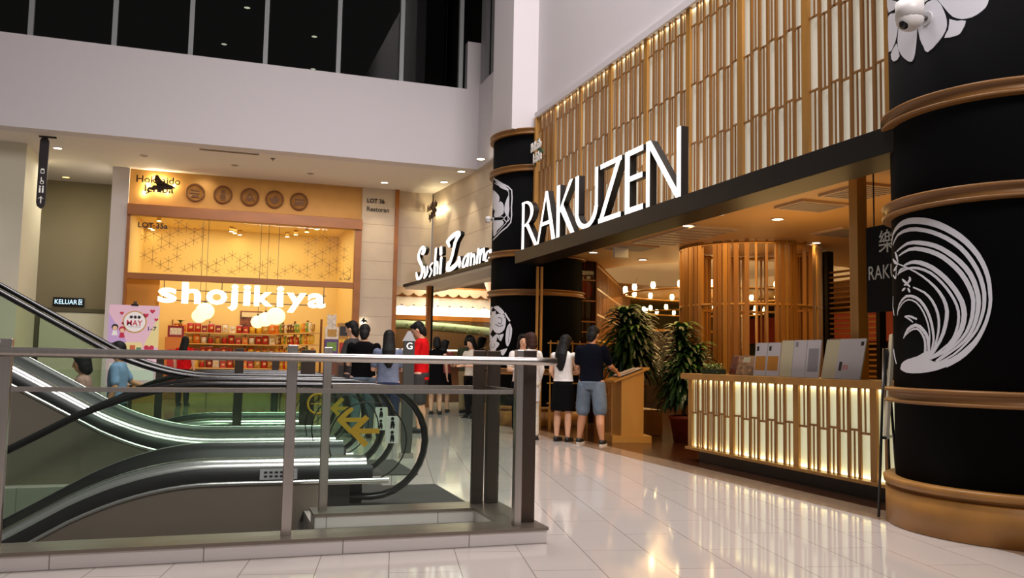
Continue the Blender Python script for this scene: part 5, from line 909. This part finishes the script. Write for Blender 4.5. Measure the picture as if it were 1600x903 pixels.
t = thing('wall_poster', 'food poster on the cream back wall behind the globe lamps', 'poster', (1.0, 27.08, 2.1))
MB().box(.72, 1.36, 27.07, 27.095, 1.86, 2.5).build('sheet', mat('poster_brown', '#7A4020', .5, var=.8, scale=6), t); MB().box(.76, 1.32, 27.06, 27.07, 2.32, 2.46).build('title_band', mat('poster_cream', '#E8D8A8', .5), t)
# MAY poster board
t = thing('poster_board', 'pink May promotion poster on a stand outside the snack shop', 'poster', (-1.36, 17, 0))
PK = mat('poster_pink', '#E9C2D2', .6); PM = mat('poster_magenta', '#C4274A', .6); PLil = mat('poster_lilac', '#C9A9D9', .6); PYl = mat('poster_lemon', '#EBDC9A', .6)
bx0, bx1, bz0, bz1, by = -1.79, -.95, .62, 2.05, 17.0
MB().box(bx0, bx1, by, by + .03, bz0, bz1).build('panel', PK, t)
def flat(name, pl, m, lv=1): return MB().prism(pl, (0, by, 0), X_, Z_, (0, -.002 * lv, 0)).build(name, m, t)
def circ(cx, cz, r, n=24): return [(cx + cos(2 * pi * k / n) * r, cz + sin(2 * pi * k / n) * r) for k in range(n)]
def heart(cx, cz, s): return [(cx + s * .06 * 16 * sin(a) ** 3 / 1, cz + s * .06 * (13 * cos(a) - 5 * cos(2 * a) - 2 * cos(3 * a) - cos(4 * a))) for a in [2 * pi * k / 20 for k in range(20)]]
flat('corner_patch', [(bx0, 1.35), (-1.45, 1.35), (bx0, 1.9)], PLil); flat('corner_patch', [(bx1, 1.9), (bx1, 1.3), (-1.2, 1.3)], PYl)
flat('disc_border', circ(-1.36, 1.75, .2), mat('poster_gold', '#C89A40', .5), 2); flat('disc', circ(-1.36, 1.75, .18), mat('poster_white', '#F2EEEA', .6), 3)
q = MB(); text(q, 'MAY', (-1.49, by - .007, 1.68), X_, Z_, .26, .1, .003, .01).build('month_lettering', PM, t)
q = MB()
for k in range(3): q.box(-1.44 + k * .065, -1.40 + k * .065, by - .008, by - .006, 1.81, 1.86); q.box(-1.455 + k * .065, -1.385 + k * .065, by - .008, by - .006, 1.83, 1.84)
q.box(-1.46, -1.26, by - .008, by - .006, 1.655, 1.66).build('small_marks', CHARC, t)
text(MB(), '1-7', (-1.13, by - .005, 1.60), X_, Z_, .14, .07, .003, .01).build('date_lettering', mat('poster_navy', '#2A3A5A', .5), t)
for (x, z, s) in ((-1.64, 1.28, .09), (-1.1, 1.27, .09), (-1.18, 1.87, .05), (-1.07, 1.95, .045), (-1.58, 1.9, .035), (-1.23, 1.72, .035), (-1.72, 1.33, .04), (-1.0, 1.8, .035), (-1.55, 1.72, .03)): flat('heart', heart(x, z, s), PM, 2)
for (x, z, m1, m2) in ((-1.68, 1.6, CHARC, mat('poster_white', '#F2EEEA')), (-1.56, 1.56, PM, PM)):
    flat('child_hair', circ(x, z + .05, .055, 16), CHARC if x < -1.6 else PM, 2); flat('child_face', circ(x, z + .03, .038, 16), mat('poster_skin', '#EBC39A', .6), 3); flat('child_body', [(x - .05, z - .1), (x + .05, z - .1), (x + .03, z - .01), (x - .03, z - .01)], m2, 2)
flat('panel_block', [(-1.5, 1.18), (-1.22, 1.18), (-1.22, 1.38), (-1.5, 1.38)], PYl, 2); flat('panel_block', [(-1.42, 1.2), (-1.33, 1.2), (-1.33, 1.33), (-1.42, 1.33)], mat('poster_orange', '#C8643A', .5), 3); flat('panel_block', [(-1.31, 1.19), (-1.23, 1.19), (-1.23, 1.29), (-1.31, 1.29)], mat('poster_green', '#4F8A68', .5), 3)
flat('text_strip', [(bx0 + .05, .7), (bx1 - .05, .7), (bx1 - .05, 1.0), (bx0 + .05, 1.0)], mat('poster_white', '#F2EEEA'), 2)
MB().box(-1.4, -1.34, by + .03, by + .07, .0, 2.12).build('stand_pole', DSTEEL, t); MB().box(-1.6, -1.14, by - .15, by + .25, .001, .02).build('stand_base', DSTEEL, t); MB().box(-1.43, -1.31, by - .01, by + .05, 2.04, 2.07).build('clip', BLACKM, t)

# ------------------------------------------------------------------ sushi restaurant front
t = thing('sushi_ledge', 'thin dark ledge with white underside carrying the brush lettering', 'ledge', (5.1, 18.5, 3))
MB().prism([(4.66, 22.2), (5.04, 15.95), (5.3, 16.35), (5.7, 16.6), (5.38, 22.2)], (0, 0, 2.97), X_, Y_, (0, 0, .06)).build('underside', mat('ledge_white', '#D8D0C4', .6), t); MB().prism([(4.61, 22.25), (5.0, 15.85), (5.3, 16.3), (5.7, 16.55), (5.38, 22.25)], (0, 0, 3.03), X_, Y_, (0, 0, .07)).build('dark_edge', DARKW, t)
t = thing('sushi_sign', 'white lit brush lettering standing on the thin dark ledge', 'sign', (4.65, 18, 3.05)); K = 3.1; SD = Vector((.38, -6.25, 0)).normalized(); SN = Vector((-SD.y, SD.x, 0))
grp = [(0, 1), (1, 4), (4, 5), (5, 7), (7, 9), (9, 13), (13, 15), (15, 17), (17, 20), (20, 22), (22, 24)]
for gi, (a, b) in enumerate(grp):
    q = MB(); dz = 3.102 - min(p[1] - p[2] * .55 for s in SUSHI_S[a:b] for p in s)
    for s in SUSHI_S[a:b]:
        stroke(q, [(p[0] / K, p[1] + dz) for p in s], [p[2] * 1.0 for p in s], (4.66, 22.0, 0), SD * K, Z_, SN * .09)
    me = q.build('letter', [LIT, mat('letter_return', '#140E0B')], t, 'white lit brush letter ' + 'SushiZanmai'[gi])
    for f in me.data.polygons: f.material_index = 0 if abs(f.normal.dot(SN)) > .9 else 1
hk_sign('small_sign', 'small logo sign glowing on the boarded wall over the brush lettering', (5.36, 22.3, 4.75), -Y_, .95, True)
for dy in (.2, .5, .8): point('logo_backlight', (5.38, 22.3 - dy, 5.05), 6, (1, .84, .5), .02)
t = thing('window_post', 'brown timber post with a black edge under the sushi ledge', 'post', (5.0, 20.8, 0)); MB().box(4.93, 5.03, 20.8, 20.95, .002, 2.97).build('timber', TRIMW, t); MB().box(5.03, 5.08, 20.8, 20.95, .002, 2.97).build('black_edge', BLACKM, t)
struct('window_21', MB().box(4.46, 5.4, 22.5, 22.512, .02, 2.95), SGLASS, 'glass at the front of the sushi restaurant'); struct('window_22', MB().box(5.6, 5.61, 17.6, 22.3, .9, 2.93), SGLASS, 'glass at the side of the sushi restaurant')
def valance(label, y, z0, z1, x0, x1, m, lip):
    t = thing('scalloped_valance', label, 'valance', ((x0 + x1) / 2, y, z0)); n = int((x1 - x0) / .32); pts = [(x0, z1), (x0, z0 + .06)]
    for k in range(n):
        for j in range(1, 7): a = j / 6; pts.append((x0 + (x1 - x0) * (k + a) / n, z0 + .06 - .09 * sin(pi * a)))
    pts.append((x1, z1)); MB().prism(pts[::-1], (0, y, 0), X_, Z_, (0, .03, 0)).build('cloth', m, t); MB().bar((x0, y + .015, z1), (x1, y + .015, z1), .04).build('rod', lip, t)
VAL = mat('valance_white', '#E4DCD2', .7); VALB = mat('valance_taupe', '#B49C84', .7)
valance('taupe scalloped valance highest in the sushi window', 24.0, 2.97, 3.2, 4.3, 7.6, VALB, TRIMW); valance('white scalloped valance above the bright light box', 24.2, 2.66, 2.95, 4.3, 7.8, VAL, TRIMW)
solo('light_box', MB().box(4.3, 8.2, 24.3, 24.5, 2.42, 2.68), mat('light_box_face', '#FFFFFF', .5, emit=1.5, ecol='#FFF4E0'), 'long glowing white light box in the sushi restaurant', 'lamp')
solo('service_beam', MB().box(4.2, 8.6, 24.2, 24.5, 2.28, 2.40), TRIMW, 'brown beam beneath the white light box', 'beam')
t = thing('green_canopy', 'curved pale green canopy over the sushi counter', 'canopy', (6.3, 24.6, 1.9)); rings = []
for k in range(13): a = k / 12; x = 4.4 + 4.2 * a; rings.append([Vector((x, 23.9 + dy, 2.15 - .25 * a * a + dz)) for dy, dz in ((0, .0), (.15, .1), (.5, .12), (.9, -.02), (.9, -.12), (.45, -.05), (.1, -.1))])
MB().loft(rings).build('canopy_shell', mat('pale_green', '#8FA47E', .5), t); q = MB()
for k in range(13): x = 4.4 + 4.2 * k / 12; q.box(x - .012, x + .012, 23.87, 23.9, 2.02 - .25 * (k / 12) ** 2, 2.15 - .25 * (k / 12) ** 2)
q.build('ribs', mat('dark_green', '#4A5E40', .5), t)
t = thing('sushi_counter', 'long counter with lit glass case inside the sushi restaurant', 'counter', (6.5, 23.6, 0)); MB().box(4.6, 8.6, 23.3, 23.9, .005, 1.0).build('base', mat('counter_brown', '#5A3A22', .5), t); MB().box(4.5, 8.7, 23.2, 24, 1.0, 1.05).build('counter_top', BAMB, t); MB().box(4.6, 8.6, 23.35, 23.8, 1.05, 1.35).build('glass_case', EGLASS, t)
solo('case_lamp', MB().box(4.7, 8.5, 23.5, 23.56, 1.4, 1.44), mat('light_box_face', '#FFFFFF', .5, emit=1.5), 'slim glowing strip above the sushi counter case', 'lamp')
solo('brown_funnel', MB().lathe([(.1, 1.9), (.25, 2.0), (.75, 3.54), (.7, 3.54), (.2, 2.05), (.1, 1.95)], (7.3, 21.6, 0), 24), TRIMW, 'brown funnel shaped ceiling shade in the sushi restaurant', 'lamp shade')

# ------------------------------------------------------------------ soffit fittings, hanging signs, cameras
for k, (x, y) in enumerate(((2.2, 22.9), (.5, 25.8), (-.1, 29.2), (2.6, 27.4), (2.9, 30.6))):
    downlight(['nearest', 'second', 'third', 'fourth', 'farthest'][k] + ' small downlight glimpsed through the dark upper windows', x, y, 11.3, .09)
LAMPY = mat('yellow_downlight_lens', '#FFE0A0', .4, emit=4, ecol='#FFCC70')
for (x, y, l, lit, col) in ((-3.39, 20.76, 'bright round downlight beside the hanging direction bar', True, LAMP), (-3.72, 24.2, 'small yellowish downlight deep over the corridor', True, LAMPY), (3.91, 21.51, 'bright round downlight before the lot 36 pilaster', True, LAMP), (5.28, 20.81, 'farthest downlight along the boarded wall', True, LAMP), (5.35, 19.46, 'middle downlight along the boarded wall', True, LAMP), (5.4, 18.05, 'nearest downlight along the boarded wall', True, LAMP), (-1.66, 20.78, 'unlit twin downlight left over the ochre wall', False, None), (.29, 20.97, 'unlit downlight over the middle plaques', False, None), (2.04, 21.18, 'unlit downlight right of the plaques', False, None)):
    downlight(l, x, y, SOF, .09 if lit else .07, lit, col or LAMP)
for (x, y) in ((5.0, 20.81), (5.1, 19.46), (5.2, 18.05)): spot('wall_washer', (x, y, 5.56), (x + .75, y, 3.2), 60, (1, .84, .6), 50, .7, .03)
spot('soffit_beam', (3.91, 21.51, 5.56), (3.91, 22.3, 3), 40, (1, .84, .6), 70, .7, .03); spot('corridor_beam', (-3.39, 20.76, 5.56), (-3.39, 21.3, 0), 30, (1, .92, .75), 100, .8, .03)
spot('ochre_beam', (-.4, 22.0, 5.5), (-.4, 22.42, 4.9), 10, WARM, 120, .8, .1)
t = thing('slot_diffuser', 'long grey slot air diffuser in the soffit', 'vent', (.15, 19.6, SOF)); MB().box(-.47, .77, 19.56, 19.66, SOF - .012, SOF).build('slot', GREYV, t); MB().box(-.45, .75, 19.6, 19.62, SOF - .016, SOF - .011).build('blade', BLACKM, t)
t = thing('sprinkler', 'small sprinkler head beside the slot diffuser', 'sprinkler', (1.08, 19.9, SOF)); MB().cyl((1.08, 19.9, 0), .05, SOF - .015, SOF, 14).build('plate', GREYV, t); MB().cyl((1.08, 19.9, 0), .015, SOF - .06, SOF - .015, 10).build('nozzle', STEEL, t)
t = thing('direction_bar', 'dark vertical direction bar with white symbols hanging from the soffit', 'sign', (-3.47, 19.75, SOF)); x0 = -3.55
MB().prism([(0, 4.22), (.02, 4.14), (.085, 4.09), (.15, 4.14), (.17, 4.22), (.17, 5.5), (.13, 5.58), (.04, 5.58), (0, 5.5)], (x0, 19.7, 0), X_, Z_, (0, .05, 0)).build('bar', mat('bar_dark_brown', '#1E1613', .5), t)
MB().box(x0 - .02, x0 + .3, 19.69, 19.76, SOF - .03, SOF).build('ceiling_plate', mat('bar_dark_brown', '#1E1613'), t)
WS = mat('symbol_white', '#E8E4DC', .5, emit=.25, ecol='#E8E4DC'); y = 19.697
q = MB(); q.bar((x0 + .085, y, 4.2), (x0 + .085, y, 4.34), .018, .006); q.bar((x0 + .085, y, 4.34), (x0 + .04, y, 4.29), .018, .006); q.bar((x0 + .085, y, 4.34), (x0 + .13, y, 4.29), .018, .006); q.build('arrow_symbol', WS, t)
q = MB(); q.box(x0 + .04, x0 + .07, y - .003, y, 4.42, 4.52).box(x0 + .095, x0 + .125, y - .003, y, 4.42, 4.52).cyl((x0 + .055, y, 0), .016, 4.53, 4.56, 8).cyl((x0 + .11, y, 0), .016, 4.53, 4.56, 8).build('toilet_symbol', WS, t)
q = MB(); q.tube([(x0 + .085 + .03 * cos(a), y, 4.63 + .03 * sin(a)) for a in [2 * pi * k / 12 for k in range(12)]], .007, 5, closed=True); q.bar((x0 + .07, y, 4.66), (x0 + .07, y, 4.74), .016, .006); q.bar((x0 + .07, y, 4.68), (x0 + .12, y, 4.66), .014, .006); q.build('wheelchair_symbol', WS, t)
q = MB(); q.box(x0 + .05, x0 + .12, y - .003, y, 4.82, 4.83).box(x0 + .05, x0 + .06, y - .003, y, 4.82, 4.9).box(x0 + .11, x0 + .12, y - .003, y, 4.82, 4.9).box(x0 + .06, x0 + .11, y - .003, y, 4.89, 4.92).build('baby_symbol', WS, t)
t = thing('exit_sign', 'lit exit sign with pale blue letters over the corridor door', 'sign', (-3.4, 24.7, 2.4)); MB().box(-3.92, -3.2, 24.7, 24.8, 2.36, 2.57).build('case', BLACKM, t)
text(MB(), 'KELUAR', (-3.88, 24.695, 2.40), X_, Z_, .52, .12, .004, .01).build('lettering', mat('exit_letters', '#CFEFFF', .5, emit=1.0, ecol='#BFE6FF'), t)
q = MB(); q.box(-3.33, -3.31, 24.69, 24.696, 2.4, 2.53).box(-3.33, -3.24, 24.69, 24.696, 2.4, 2.415).box(-3.33, -3.24, 24.69, 24.696, 2.515, 2.53).box(-3.29, -3.25, 24.69, 24.696, 2.44, 2.49).build('running_symbol', mat('exit_letters', '#CFEFFF'), t)
def cctv(label, base, n, k=1.0):
    base = Vector(base); n = Vector(n); t = thing('security_camera', label, 'camera', tuple(base)); a = base + n * .1 * k
    MB().tube([base - n * .01, base + n * .015], .05, 16).build('wall_plate', LGREY, t); MB().tube([base, a], .018, 10).build('arm', mat('camera_arm', '#55504C', .5), t)
    MB().tube([a + Z_ * .05 * k, a - Z_ * .02 * k], .055 * k, 18).build('housing', mat('camera_white', '#CFCBC8', .4), t); MB().ell(a - Z_ * .02 * k, .055 * k, .055 * k, .05 * k).build('dome', mat('camera_white', '#CFCBC8'), t)
    MB().ell(a - Z_ * .045 * k + n * .03 * k, .022 * k, .022 * k, .022 * k).build('lens', BLACKM, t)
def oncol(c, deg, z): return (c[0] + cos(radians(deg)) * .876, c[1] + sin(radians(deg)) * .876, z), (cos(radians(deg)), sin(radians(deg)), 0)
b, n = oncol(FC, 184, 3.8); cctv('white security camera high on the front black column', b, n, 1.8)
b, n = oncol(BC, 176, 3.85); cctv('white security camera on the black column beside the lit letters', b, n)

# ------------------------------------------------------------------ people
SKIN = mat('skin', '#C08A68', .5, var=.04, scale=20); SKIN2 = mat('skin_light', '#D6A585', .5, var=.04, scale=20)
HAIRK = mat('hair_black', '#0C0A09', .65, spec=.25, bump=.6, scale=40, stretch=(1, 1, .12)); HAIRB = mat('hair_brown', '#331A12', .65, spec=.25, bump=.6, scale=40, stretch=(1, 1, .12))
SHOE = mat('shoe_black', '#151414', .5); SOLE = mat('shoe_sole', '#D8D4CE', .6)
def cl(n, c): return mat('cloth_' + n, c, .9, var=.12, scale=12, bump=.15, spec=.08)
def shape(q, pts, n=12):
    """chain of joints (point, radius): tapered links with round joints"""
    P = [(Vector(p[:3]), p[3]) for p in pts]
    for i, (a, r) in enumerate(P):
        q.ell(a, r, r, r, n, 8)
        if i:
            b, rb = P[i - 1]
            if (a - b).length > 1e-4: q.tube([b, a], [rb, r], n)
def stack(q, R, n=20):
    q.loft([[Vector((cx + rx * cos(2 * pi * k / n), cy + ry * sin(2 * pi * k / n), z)) for k in range(n)] for (z, cx, cy, rx, ry) in R])
def fuse(q, name, m, root, vox=.009, it=4):
    me = q.mesh(name, m); o = bpy.data.objects.new(name, me); COL.objects.link(o)
    md = o.modifiers.new('r', 'REMESH'); md.mode = 'VOXEL'; md.voxel_size = vox; md.use_smooth_shade = True
    sm = o.modifiers.new('s', 'SMOOTH'); sm.factor = .5; sm.iterations = it
    dg = bpy.context.evaluated_depsgraph_get(); dg.update(); n = bpy.data.meshes.new_from_object(o.evaluated_get(dg))
    bpy.data.objects.remove(o); n.name = name
    o = bpy.data.objects.new(name, n); COL.objects.link(o); o.parent = root
    if not n.materials: n.materials.append(m)
    return o
def arm_pts(side, el, wr):
    s = Vector((side * .172, 0, 1.385)); return s, Vector((side * el[0], el[1], el[2])), Vector((side * wr[0], wr[1], wr[2]))
REL = ((.225, -.03, 1.13), (.235, .06, .88))            # hanging arm
HOLD = ((.235, .06, 1.12), (.10, .27, 1.12))            # hands together in front of the chest
REACH = ((.24, .14, 1.15), (.27, .36, 1.07))
UP = ((.25, .1, 1.2), (.09, .17, 1.5))                  # hand near the face
def hand(q, w, e, side, curl=.5):
    d = (w - e).normalized(); pal = w + d * .045; sd = Vector((side, 0, 0)); nrm = d.cross(sd)
    if nrm.length < .3: nrm = d.cross(Vector((0, 1, 0)))
    nrm.normalize(); ac = nrm.cross(d).normalized(); fw = Vector((0, 1, 0)) - d * d.y
    fw = fw.normalized() if fw.length > .2 else nrm; ac = fw
    M = Matrix((ac, d, ac.cross(d))).transposed().to_4x4(); q.ell(pal, .042, .055, .018, 12, 8, M)
    bend = ac.cross(d) * (-side)
    for k, (off, L) in enumerate(((-.031, .058), (-.010, .070), (.011, .076), (.031, .066))):
        b = pal + ac * off + d * .045; m1 = b + (d + bend * curl * .3).normalized() * L * .5; m2 = m1 + (d + bend * curl).normalized() * L * .5
        shape(q, [(*b, .0105), (*m1, .0100), (*m2, .0085)], 8)
    b = pal + ac * .035 - d * .02; m1 = b + (ac * .8 + d * .6).normalized() * .035; m2 = m1 + (ac * .3 + d).normalized() * .03
    shape(q, [(*b, .013), (*m1, .011), (*m2, .009)], 8)
def person(label, x, y, az, H, z=0, top=None, sleeve='short', bottom=None, kind='trousers', shoe=SHOE, hair=HAIRK, hs='short', skin=SKIN, L=REL, Rr=REL, head=(0, 0), wide=1.0, step=0.0, vox=.009, shoe_kind='shoe', hem=.9, spread=1.0):
    """az: facing direction, degrees from +Y towards +X; head=(turn, nod)"""
    root = thing('person', label, 'person', (0, 0, 0)); q = MB(); w = wide
    hips = [Vector((s * .09 * w, 0, .9)) for s in (-1, 1)]
    legs = []
    for s, h in zip((-1, 1), hips):
        f = s * step; legs.append([(h.x, 0, .90, .092 * w), (s * .095 * w * (1 + (spread - 1) * .45), .01 + f * .5, .50, .060 * w), (s * .098 * w * (1 + (spread - 1) * .7), f - .015, .30, .056 * w), (s * .1 * w * spread, f - .02, .085, .036)])
    for lg in legs:
        shape(q, lg); a = Vector(lg[-1][:3]); shape(q, [(a.x, a.y - .02, .035, .034), (a.x, a.y + .08, .034, .034), (a.x, a.y + .16, .026, .026)])
    stack(q, [(.84, 0, 0, .15 * w, .10), (.93, 0, -.005, .165 * w, .115), (1.06, 0, 0, .135 * w, .098), (1.22, 0, .005, .150 * w, .108), (1.34, 0, 0, .168 * w, .103), (1.42, 0, -.01, .13 * w, .08), (1.46, 0, -.01, .06, .06)])
    arms = []
    for s, A in ((-1, L), (1, Rr)):
        sh, e, wr = arm_pts(s, *A); sh.x *= w; arms.append((s, sh, e, wr)); md = (e + wr) / 2
        shape(q, [(*sh, .056), (*((sh + e) / 2), .048), (*e, .040), (*md, .037), (*wr, .026)]); hand(q, wr, e, s)
    ht, hn = radians(head[0]), radians(head[1]); MH = Matrix.Translation((0, -.005, 1.50)) @ Matrix.Rotation(-ht, 4, 'Z') @ Matrix.Rotation(-hn, 4, 'X')
    T = lambda p: MH @ Vector(p); M3 = MH.to_3x3().to_4x4()
    shape(q, [(0, -.01, 1.42, .058), (*T((0, .0, .03)), .053)])
    q.ell(T((0, .01, .125)), .075, .093, .105, 18, 12, M3); q.ell(T((0, .035, .06)), .054, .060, .062, 14, 10, M3)
    q.ell(T((0, .108, .095)), .013, .020, .022, 10, 8, M3); q.ell(T((0, .098, .12)), .010, .012, .03, 8, 6, M3)
    for s in (-1, 1): q.ell(T((s * .076, .005, .11)), .012, .022, .032, 10, 8, M3)
    fuse(q, 'body', skin, root, vox)
    for s in (-1, 1): MB().ell(T((s * .030, .094, .125)), .011, .008, .007, 10, 6, M3).build('eye', mat('eye_dark', '#1A1412', .3), root, raw=True)
    MB().ell(T((0, .092, .055)), .024, .008, .006, 12, 6, M3).build('mouth', mat('lips', '#9A4A40', .5), root, raw=True)
    # hair
    q = MB()
    if hs == 'short':
        q.ell(T((0, -.012, .155)), .088, .100, .098, 18, 12, M3); q.ell(T((0, -.045, .085)), .080, .066, .095, 16, 10, M3); q.ell(T((0, -.05, .03)), .058, .045, .06, 14, 8, M3); q.ell(T((0, .06, .205)), .066, .050, .034, 12, 8, M3)
    else:
        q.ell(T((0, -.012, .15)), .092, .104, .102, 18, 12, M3); q.ell(T((0, -.045, .09)), .088, .070, .11, 16, 10, M3); q.ell(T((0, .06, .21)), .06, .045, .03, 12, 8, M3)
        for s in (-1, 1): q.ell(T((s * .074, -.005, .08)), .022, .05, .09, 12, 8, M3)
        if hs == 'long': stack(q, [(1.14, .01, -.118, .03, .018), (1.22, 0, -.122, .075, .034), (1.32, 0, -.118, .098, .045), (1.42, 0, -.10, .105, .06), (1.52, *T((0, -.05, .03))[:2], .098, .075), (1.60, *T((0, -.04, .1))[:2], .09, .08)])
        if hs == 'bob': q.ell(T((0, -.04, .03)), .092, .075, .075, 16, 10, M3)
    fuse(q, 'hair', hair, root, vox * 1.1, 3)
    # clothes
    if top:
        q = MB(); g = .016
        stack(q, [(hem, 0, -.003, .178 * w, .128), (1.0, 0, 0, .166 * w, .122), (1.1, 0, 0, .158 * w, .118), (1.22, 0, .004, .168 * w, .126), (1.34, 0, 0, .180 * w, .120), (1.40, 0, -.005, .166 * w, .105), (1.44, 0, -.01, .115 * w, .085), (1.468, 0, -.012, .074, .072)])
        for s, sh, e, wr in arms:
            if sleeve == 'none': q.ell(sh, .06, .065, .06); continue
            md = sh + (e - sh) * (.72 if sleeve == 'short' else 1); shape(q, [(*sh, .066), (*((sh + md) / 2), .064), (*md, .062 if sleeve == 'short' else .054)])
            if sleeve == 'long': shape(q, [(*e, .054), (*(e + (wr - e) * .92), .040)])
        fuse(q, 'top', top, root, vox)
    if bottom:
        q = MB()
        if kind in ('skirt', 'dress'):
            zt = .98 if kind == 'skirt' else 1.05
            stack(q, [(.50, 0, 0, .215 * w, .17), (.62, 0, 0, .21 * w, .165), (.78, 0, 0, .195 * w, .15), (.92, 0, -.003, .182 * w, .133), (zt, 0, 0, .150 * w, .113)])
        else:
            stack(q, [(.80, 0, 0, .165 * w, .118), (.90, 0, -.004, .180 * w, .130), (.99, 0, 0, .150 * w, .113)])
            for lg in legs:
                a, b, c, d_ = lg; a = (a[0], a[1], .86, .105 * w)
                if kind == 'shorts': shape(q, [a, (b[0], b[1], .56, .098 * w), (b[0], b[1], .50, .096 * w)])
                else: shape(q, [a, (b[0], b[1], b[2], .084 * w), (c[0], c[1], c[2], .074), (d_[0], d_[1], .11, .066)])
        fuse(q, {'skirt': 'skirt', 'dress': 'skirt', 'shorts': 'shorts'}.get(kind, 'trousers'), bottom, root, vox)
    for lg in legs:
        a = Vector(lg[-1][:3]); q = MB()
        shape(q, [(a.x, a.y - .03, .045, .043), (a.x, a.y + .07, .045, .046), (a.x, a.y + .15, .036, .036)]); so = fuse(q, 'shoe', shoe, root, .011, 3)
        q = MB(); q.loft([[Vector((a.x + .046 * cos(k) * (1 + .1 * sin(k)), a.y + .055 + .145 * sin(k), zz)) for k in [2 * pi * i / 20 for i in range(20)]] for zz in (.001, .022)], smooth=False)
        q.build('sole', SOLE if shoe_kind == 'sandal' else SHOE, so, raw=True)
    s = H / 1.725; root.scale = (s, s, s); root.location = (x, y, z); root.rotation_euler = (0, 0, -radians(az)); return root
JEAN = cl('denim', '#64717F'); NAVY = cl('navy', '#0B0D18'); BLK_ = cl('black', '#090809'); WHT = cl('white', '#DDD8D2'); RED = cl('red', '#C41418'); SLATE = cl('slate_blue', '#6A7286'); DGR = cl('dark_grey', '#3A3838'); KHK = cl('khaki', '#A8946E'); GRN = cl('olive_green', '#4A4E3C'); MARO = cl('maroon_print', '#7A3A36'); CRM = cl('cream', '#CFC6B4'); SKYB = cl('light_blue', '#7C98BE'); ROSE = cl('dusty_rose', '#A8857C'); DTEAL = cl('dark_teal', '#24343A')
NEAR = .0075
person('man in navy t-shirt and denim shorts reading the menu at the lectern', 5.2, 11.55, 42, 1.70, .002, NAVY, 'short', JEAN, 'shorts', hair=HAIRK, hs='short', L=((.23, .05, 1.13), (.2, .24, 1.02)), Rr=((.255, .12, 1.14), (.27, .35, 1.06)), head=(8, 22), wide=1.1, step=-.06, vox=NEAR, shoe_kind='sandal', spread=1.75)
person('woman with long black hair, white sleeveless top and black skirt', 4.97, 12.06, 48, 1.58, 0, WHT, 'none', BLK_, 'skirt', hs='long', skin=SKIN2, L=((.225, .0, 1.13), (.2, .16, .98)), Rr=HOLD, head=(12, 25), vox=NEAR, hem=.97)
person('woman with short brown hair and loose white tunic beside the black column', 4.55, 12.35, -25, 1.60, 0, WHT, 'long', CRM, 'trousers', hair=HAIRB, hs='bob', skin=SKIN2, L=HOLD, Rr=REL, head=(-5, 5), wide=1.05, vox=NEAR, hem=.62)
person('woman in white blouse facing the camera behind the railing corner post', 4.76, 13.3, 200, 1.60, 0, WHT, 'short', NAVY, 'trousers', hs='long', skin=SKIN2, L=HOLD, Rr=HOLD, head=(-10, 6), vox=NEAR)
person('man in black t-shirt and jeans seen from behind', 2.14, 13.05, 14, 1.68, 0, BLK_, 'short', JEAN, 'trousers', hs='short', skin=SKIN2, L=HOLD, Rr=REL, head=(0, 22), wide=1.12, vox=NEAR)
person('man with dark hair turned left behind the man in black t-shirt', 2.10, 13.9, -55, 1.75, 0, DGR, 'short', DGR, 'trousers', hs='short', skin=SKIN2, L=HOLD, Rr=HOLD, head=(0, 12))
person('woman with long black hair in slate blue top seen from behind', 2.40, 12.45, 10, 1.58, 0, SLATE, 'short', cl('indigo', '#2A3048'), 'trousers', hs='long', skin=SKIN2, L=HOLD, Rr=HOLD, head=(0, 18), vox=NEAR, wide=1.05)
person('man in bright red t-shirt and grey shorts looking down at his phone', 3.18, 13.75, -62, 1.78, 0, RED, 'short', DGR, 'shorts', hs='short', skin=SKIN2, L=HOLD, Rr=HOLD, head=(0, 28), vox=NEAR, hem=.82)
person('woman in black dress waiting outside the sushi restaurant', 4.55, 18.2, 25, 1.64, 0, BLK_, 'none', BLK_, 'dress', hs='bob', skin=SKIN2, L=HOLD, Rr=REL, head=(-30, 10))
person('woman in maroon patterned top and black skirt outside the sushi restaurant', 4.9, 18.9, 30, 1.60, 0, MARO, 'short', BLK_, 'skirt', hs='long', skin=SKIN2, L=REL, Rr=HOLD, head=(40, 10))
person('man in olive jacket and khaki trousers at the sushi restaurant window', 5.35, 18.6, 50, 1.72, 0, GRN, 'long', KHK, 'trousers', hs='short', skin=SKIN, L=HOLD, Rr=HOLD, head=(20, 22), wide=1.1)
person('person in dark clothes standing right of the man in olive jacket', 5.45, 17.9, 60, 1.66, 0, DGR, 'long', KHK, 'trousers', hs='bob', skin=SKIN2, head=(30, 10))
person('woman in striped cream top close to the rear black column', 5.0, 17.05, -120, 1.62, 0, CRM, 'short', BLK_, 'trousers', hs='long', skin=SKIN2, L=HOLD, Rr=HOLD, head=(0, 15))
person('cook with white cap behind the sushi counter', 6.35, 24.55, 200, 1.72, .0, WHT, 'long', BLK_, 'trousers', hair=cl('cap_white', '#E6E2DC'), hs='short', skin=SKIN2, L=HOLD, Rr=HOLD)
person('rider in light blue shirt holding the far escalator handrail', -1.12, 12.0, -80, 1.62, -.30, SKYB, 'short', DTEAL, 'trousers', hs='short', skin=SKIN, L=REL, Rr=((.26, -.1, 1.2), (.34, -.28, 1.12)), head=(0, 10))
person('rider in dusty rose top and dark teal trousers going down the far escalator', -1.52, 12.0, -90, 1.68, -.52, ROSE, 'short', DTEAL, 'trousers', hs='bob', skin=SKIN, L=REL, Rr=((.26, .2, 1.15), (.34, .42, 1.05)), head=(0, 10))
person('woman in red top with dark hair inside the snack shop entrance', -.62, 21.4, 20, 1.58, 0, RED, 'short', BLK_, 'trousers', hs='long', skin=SKIN2, head=(0, 10))
# phone of the man in red
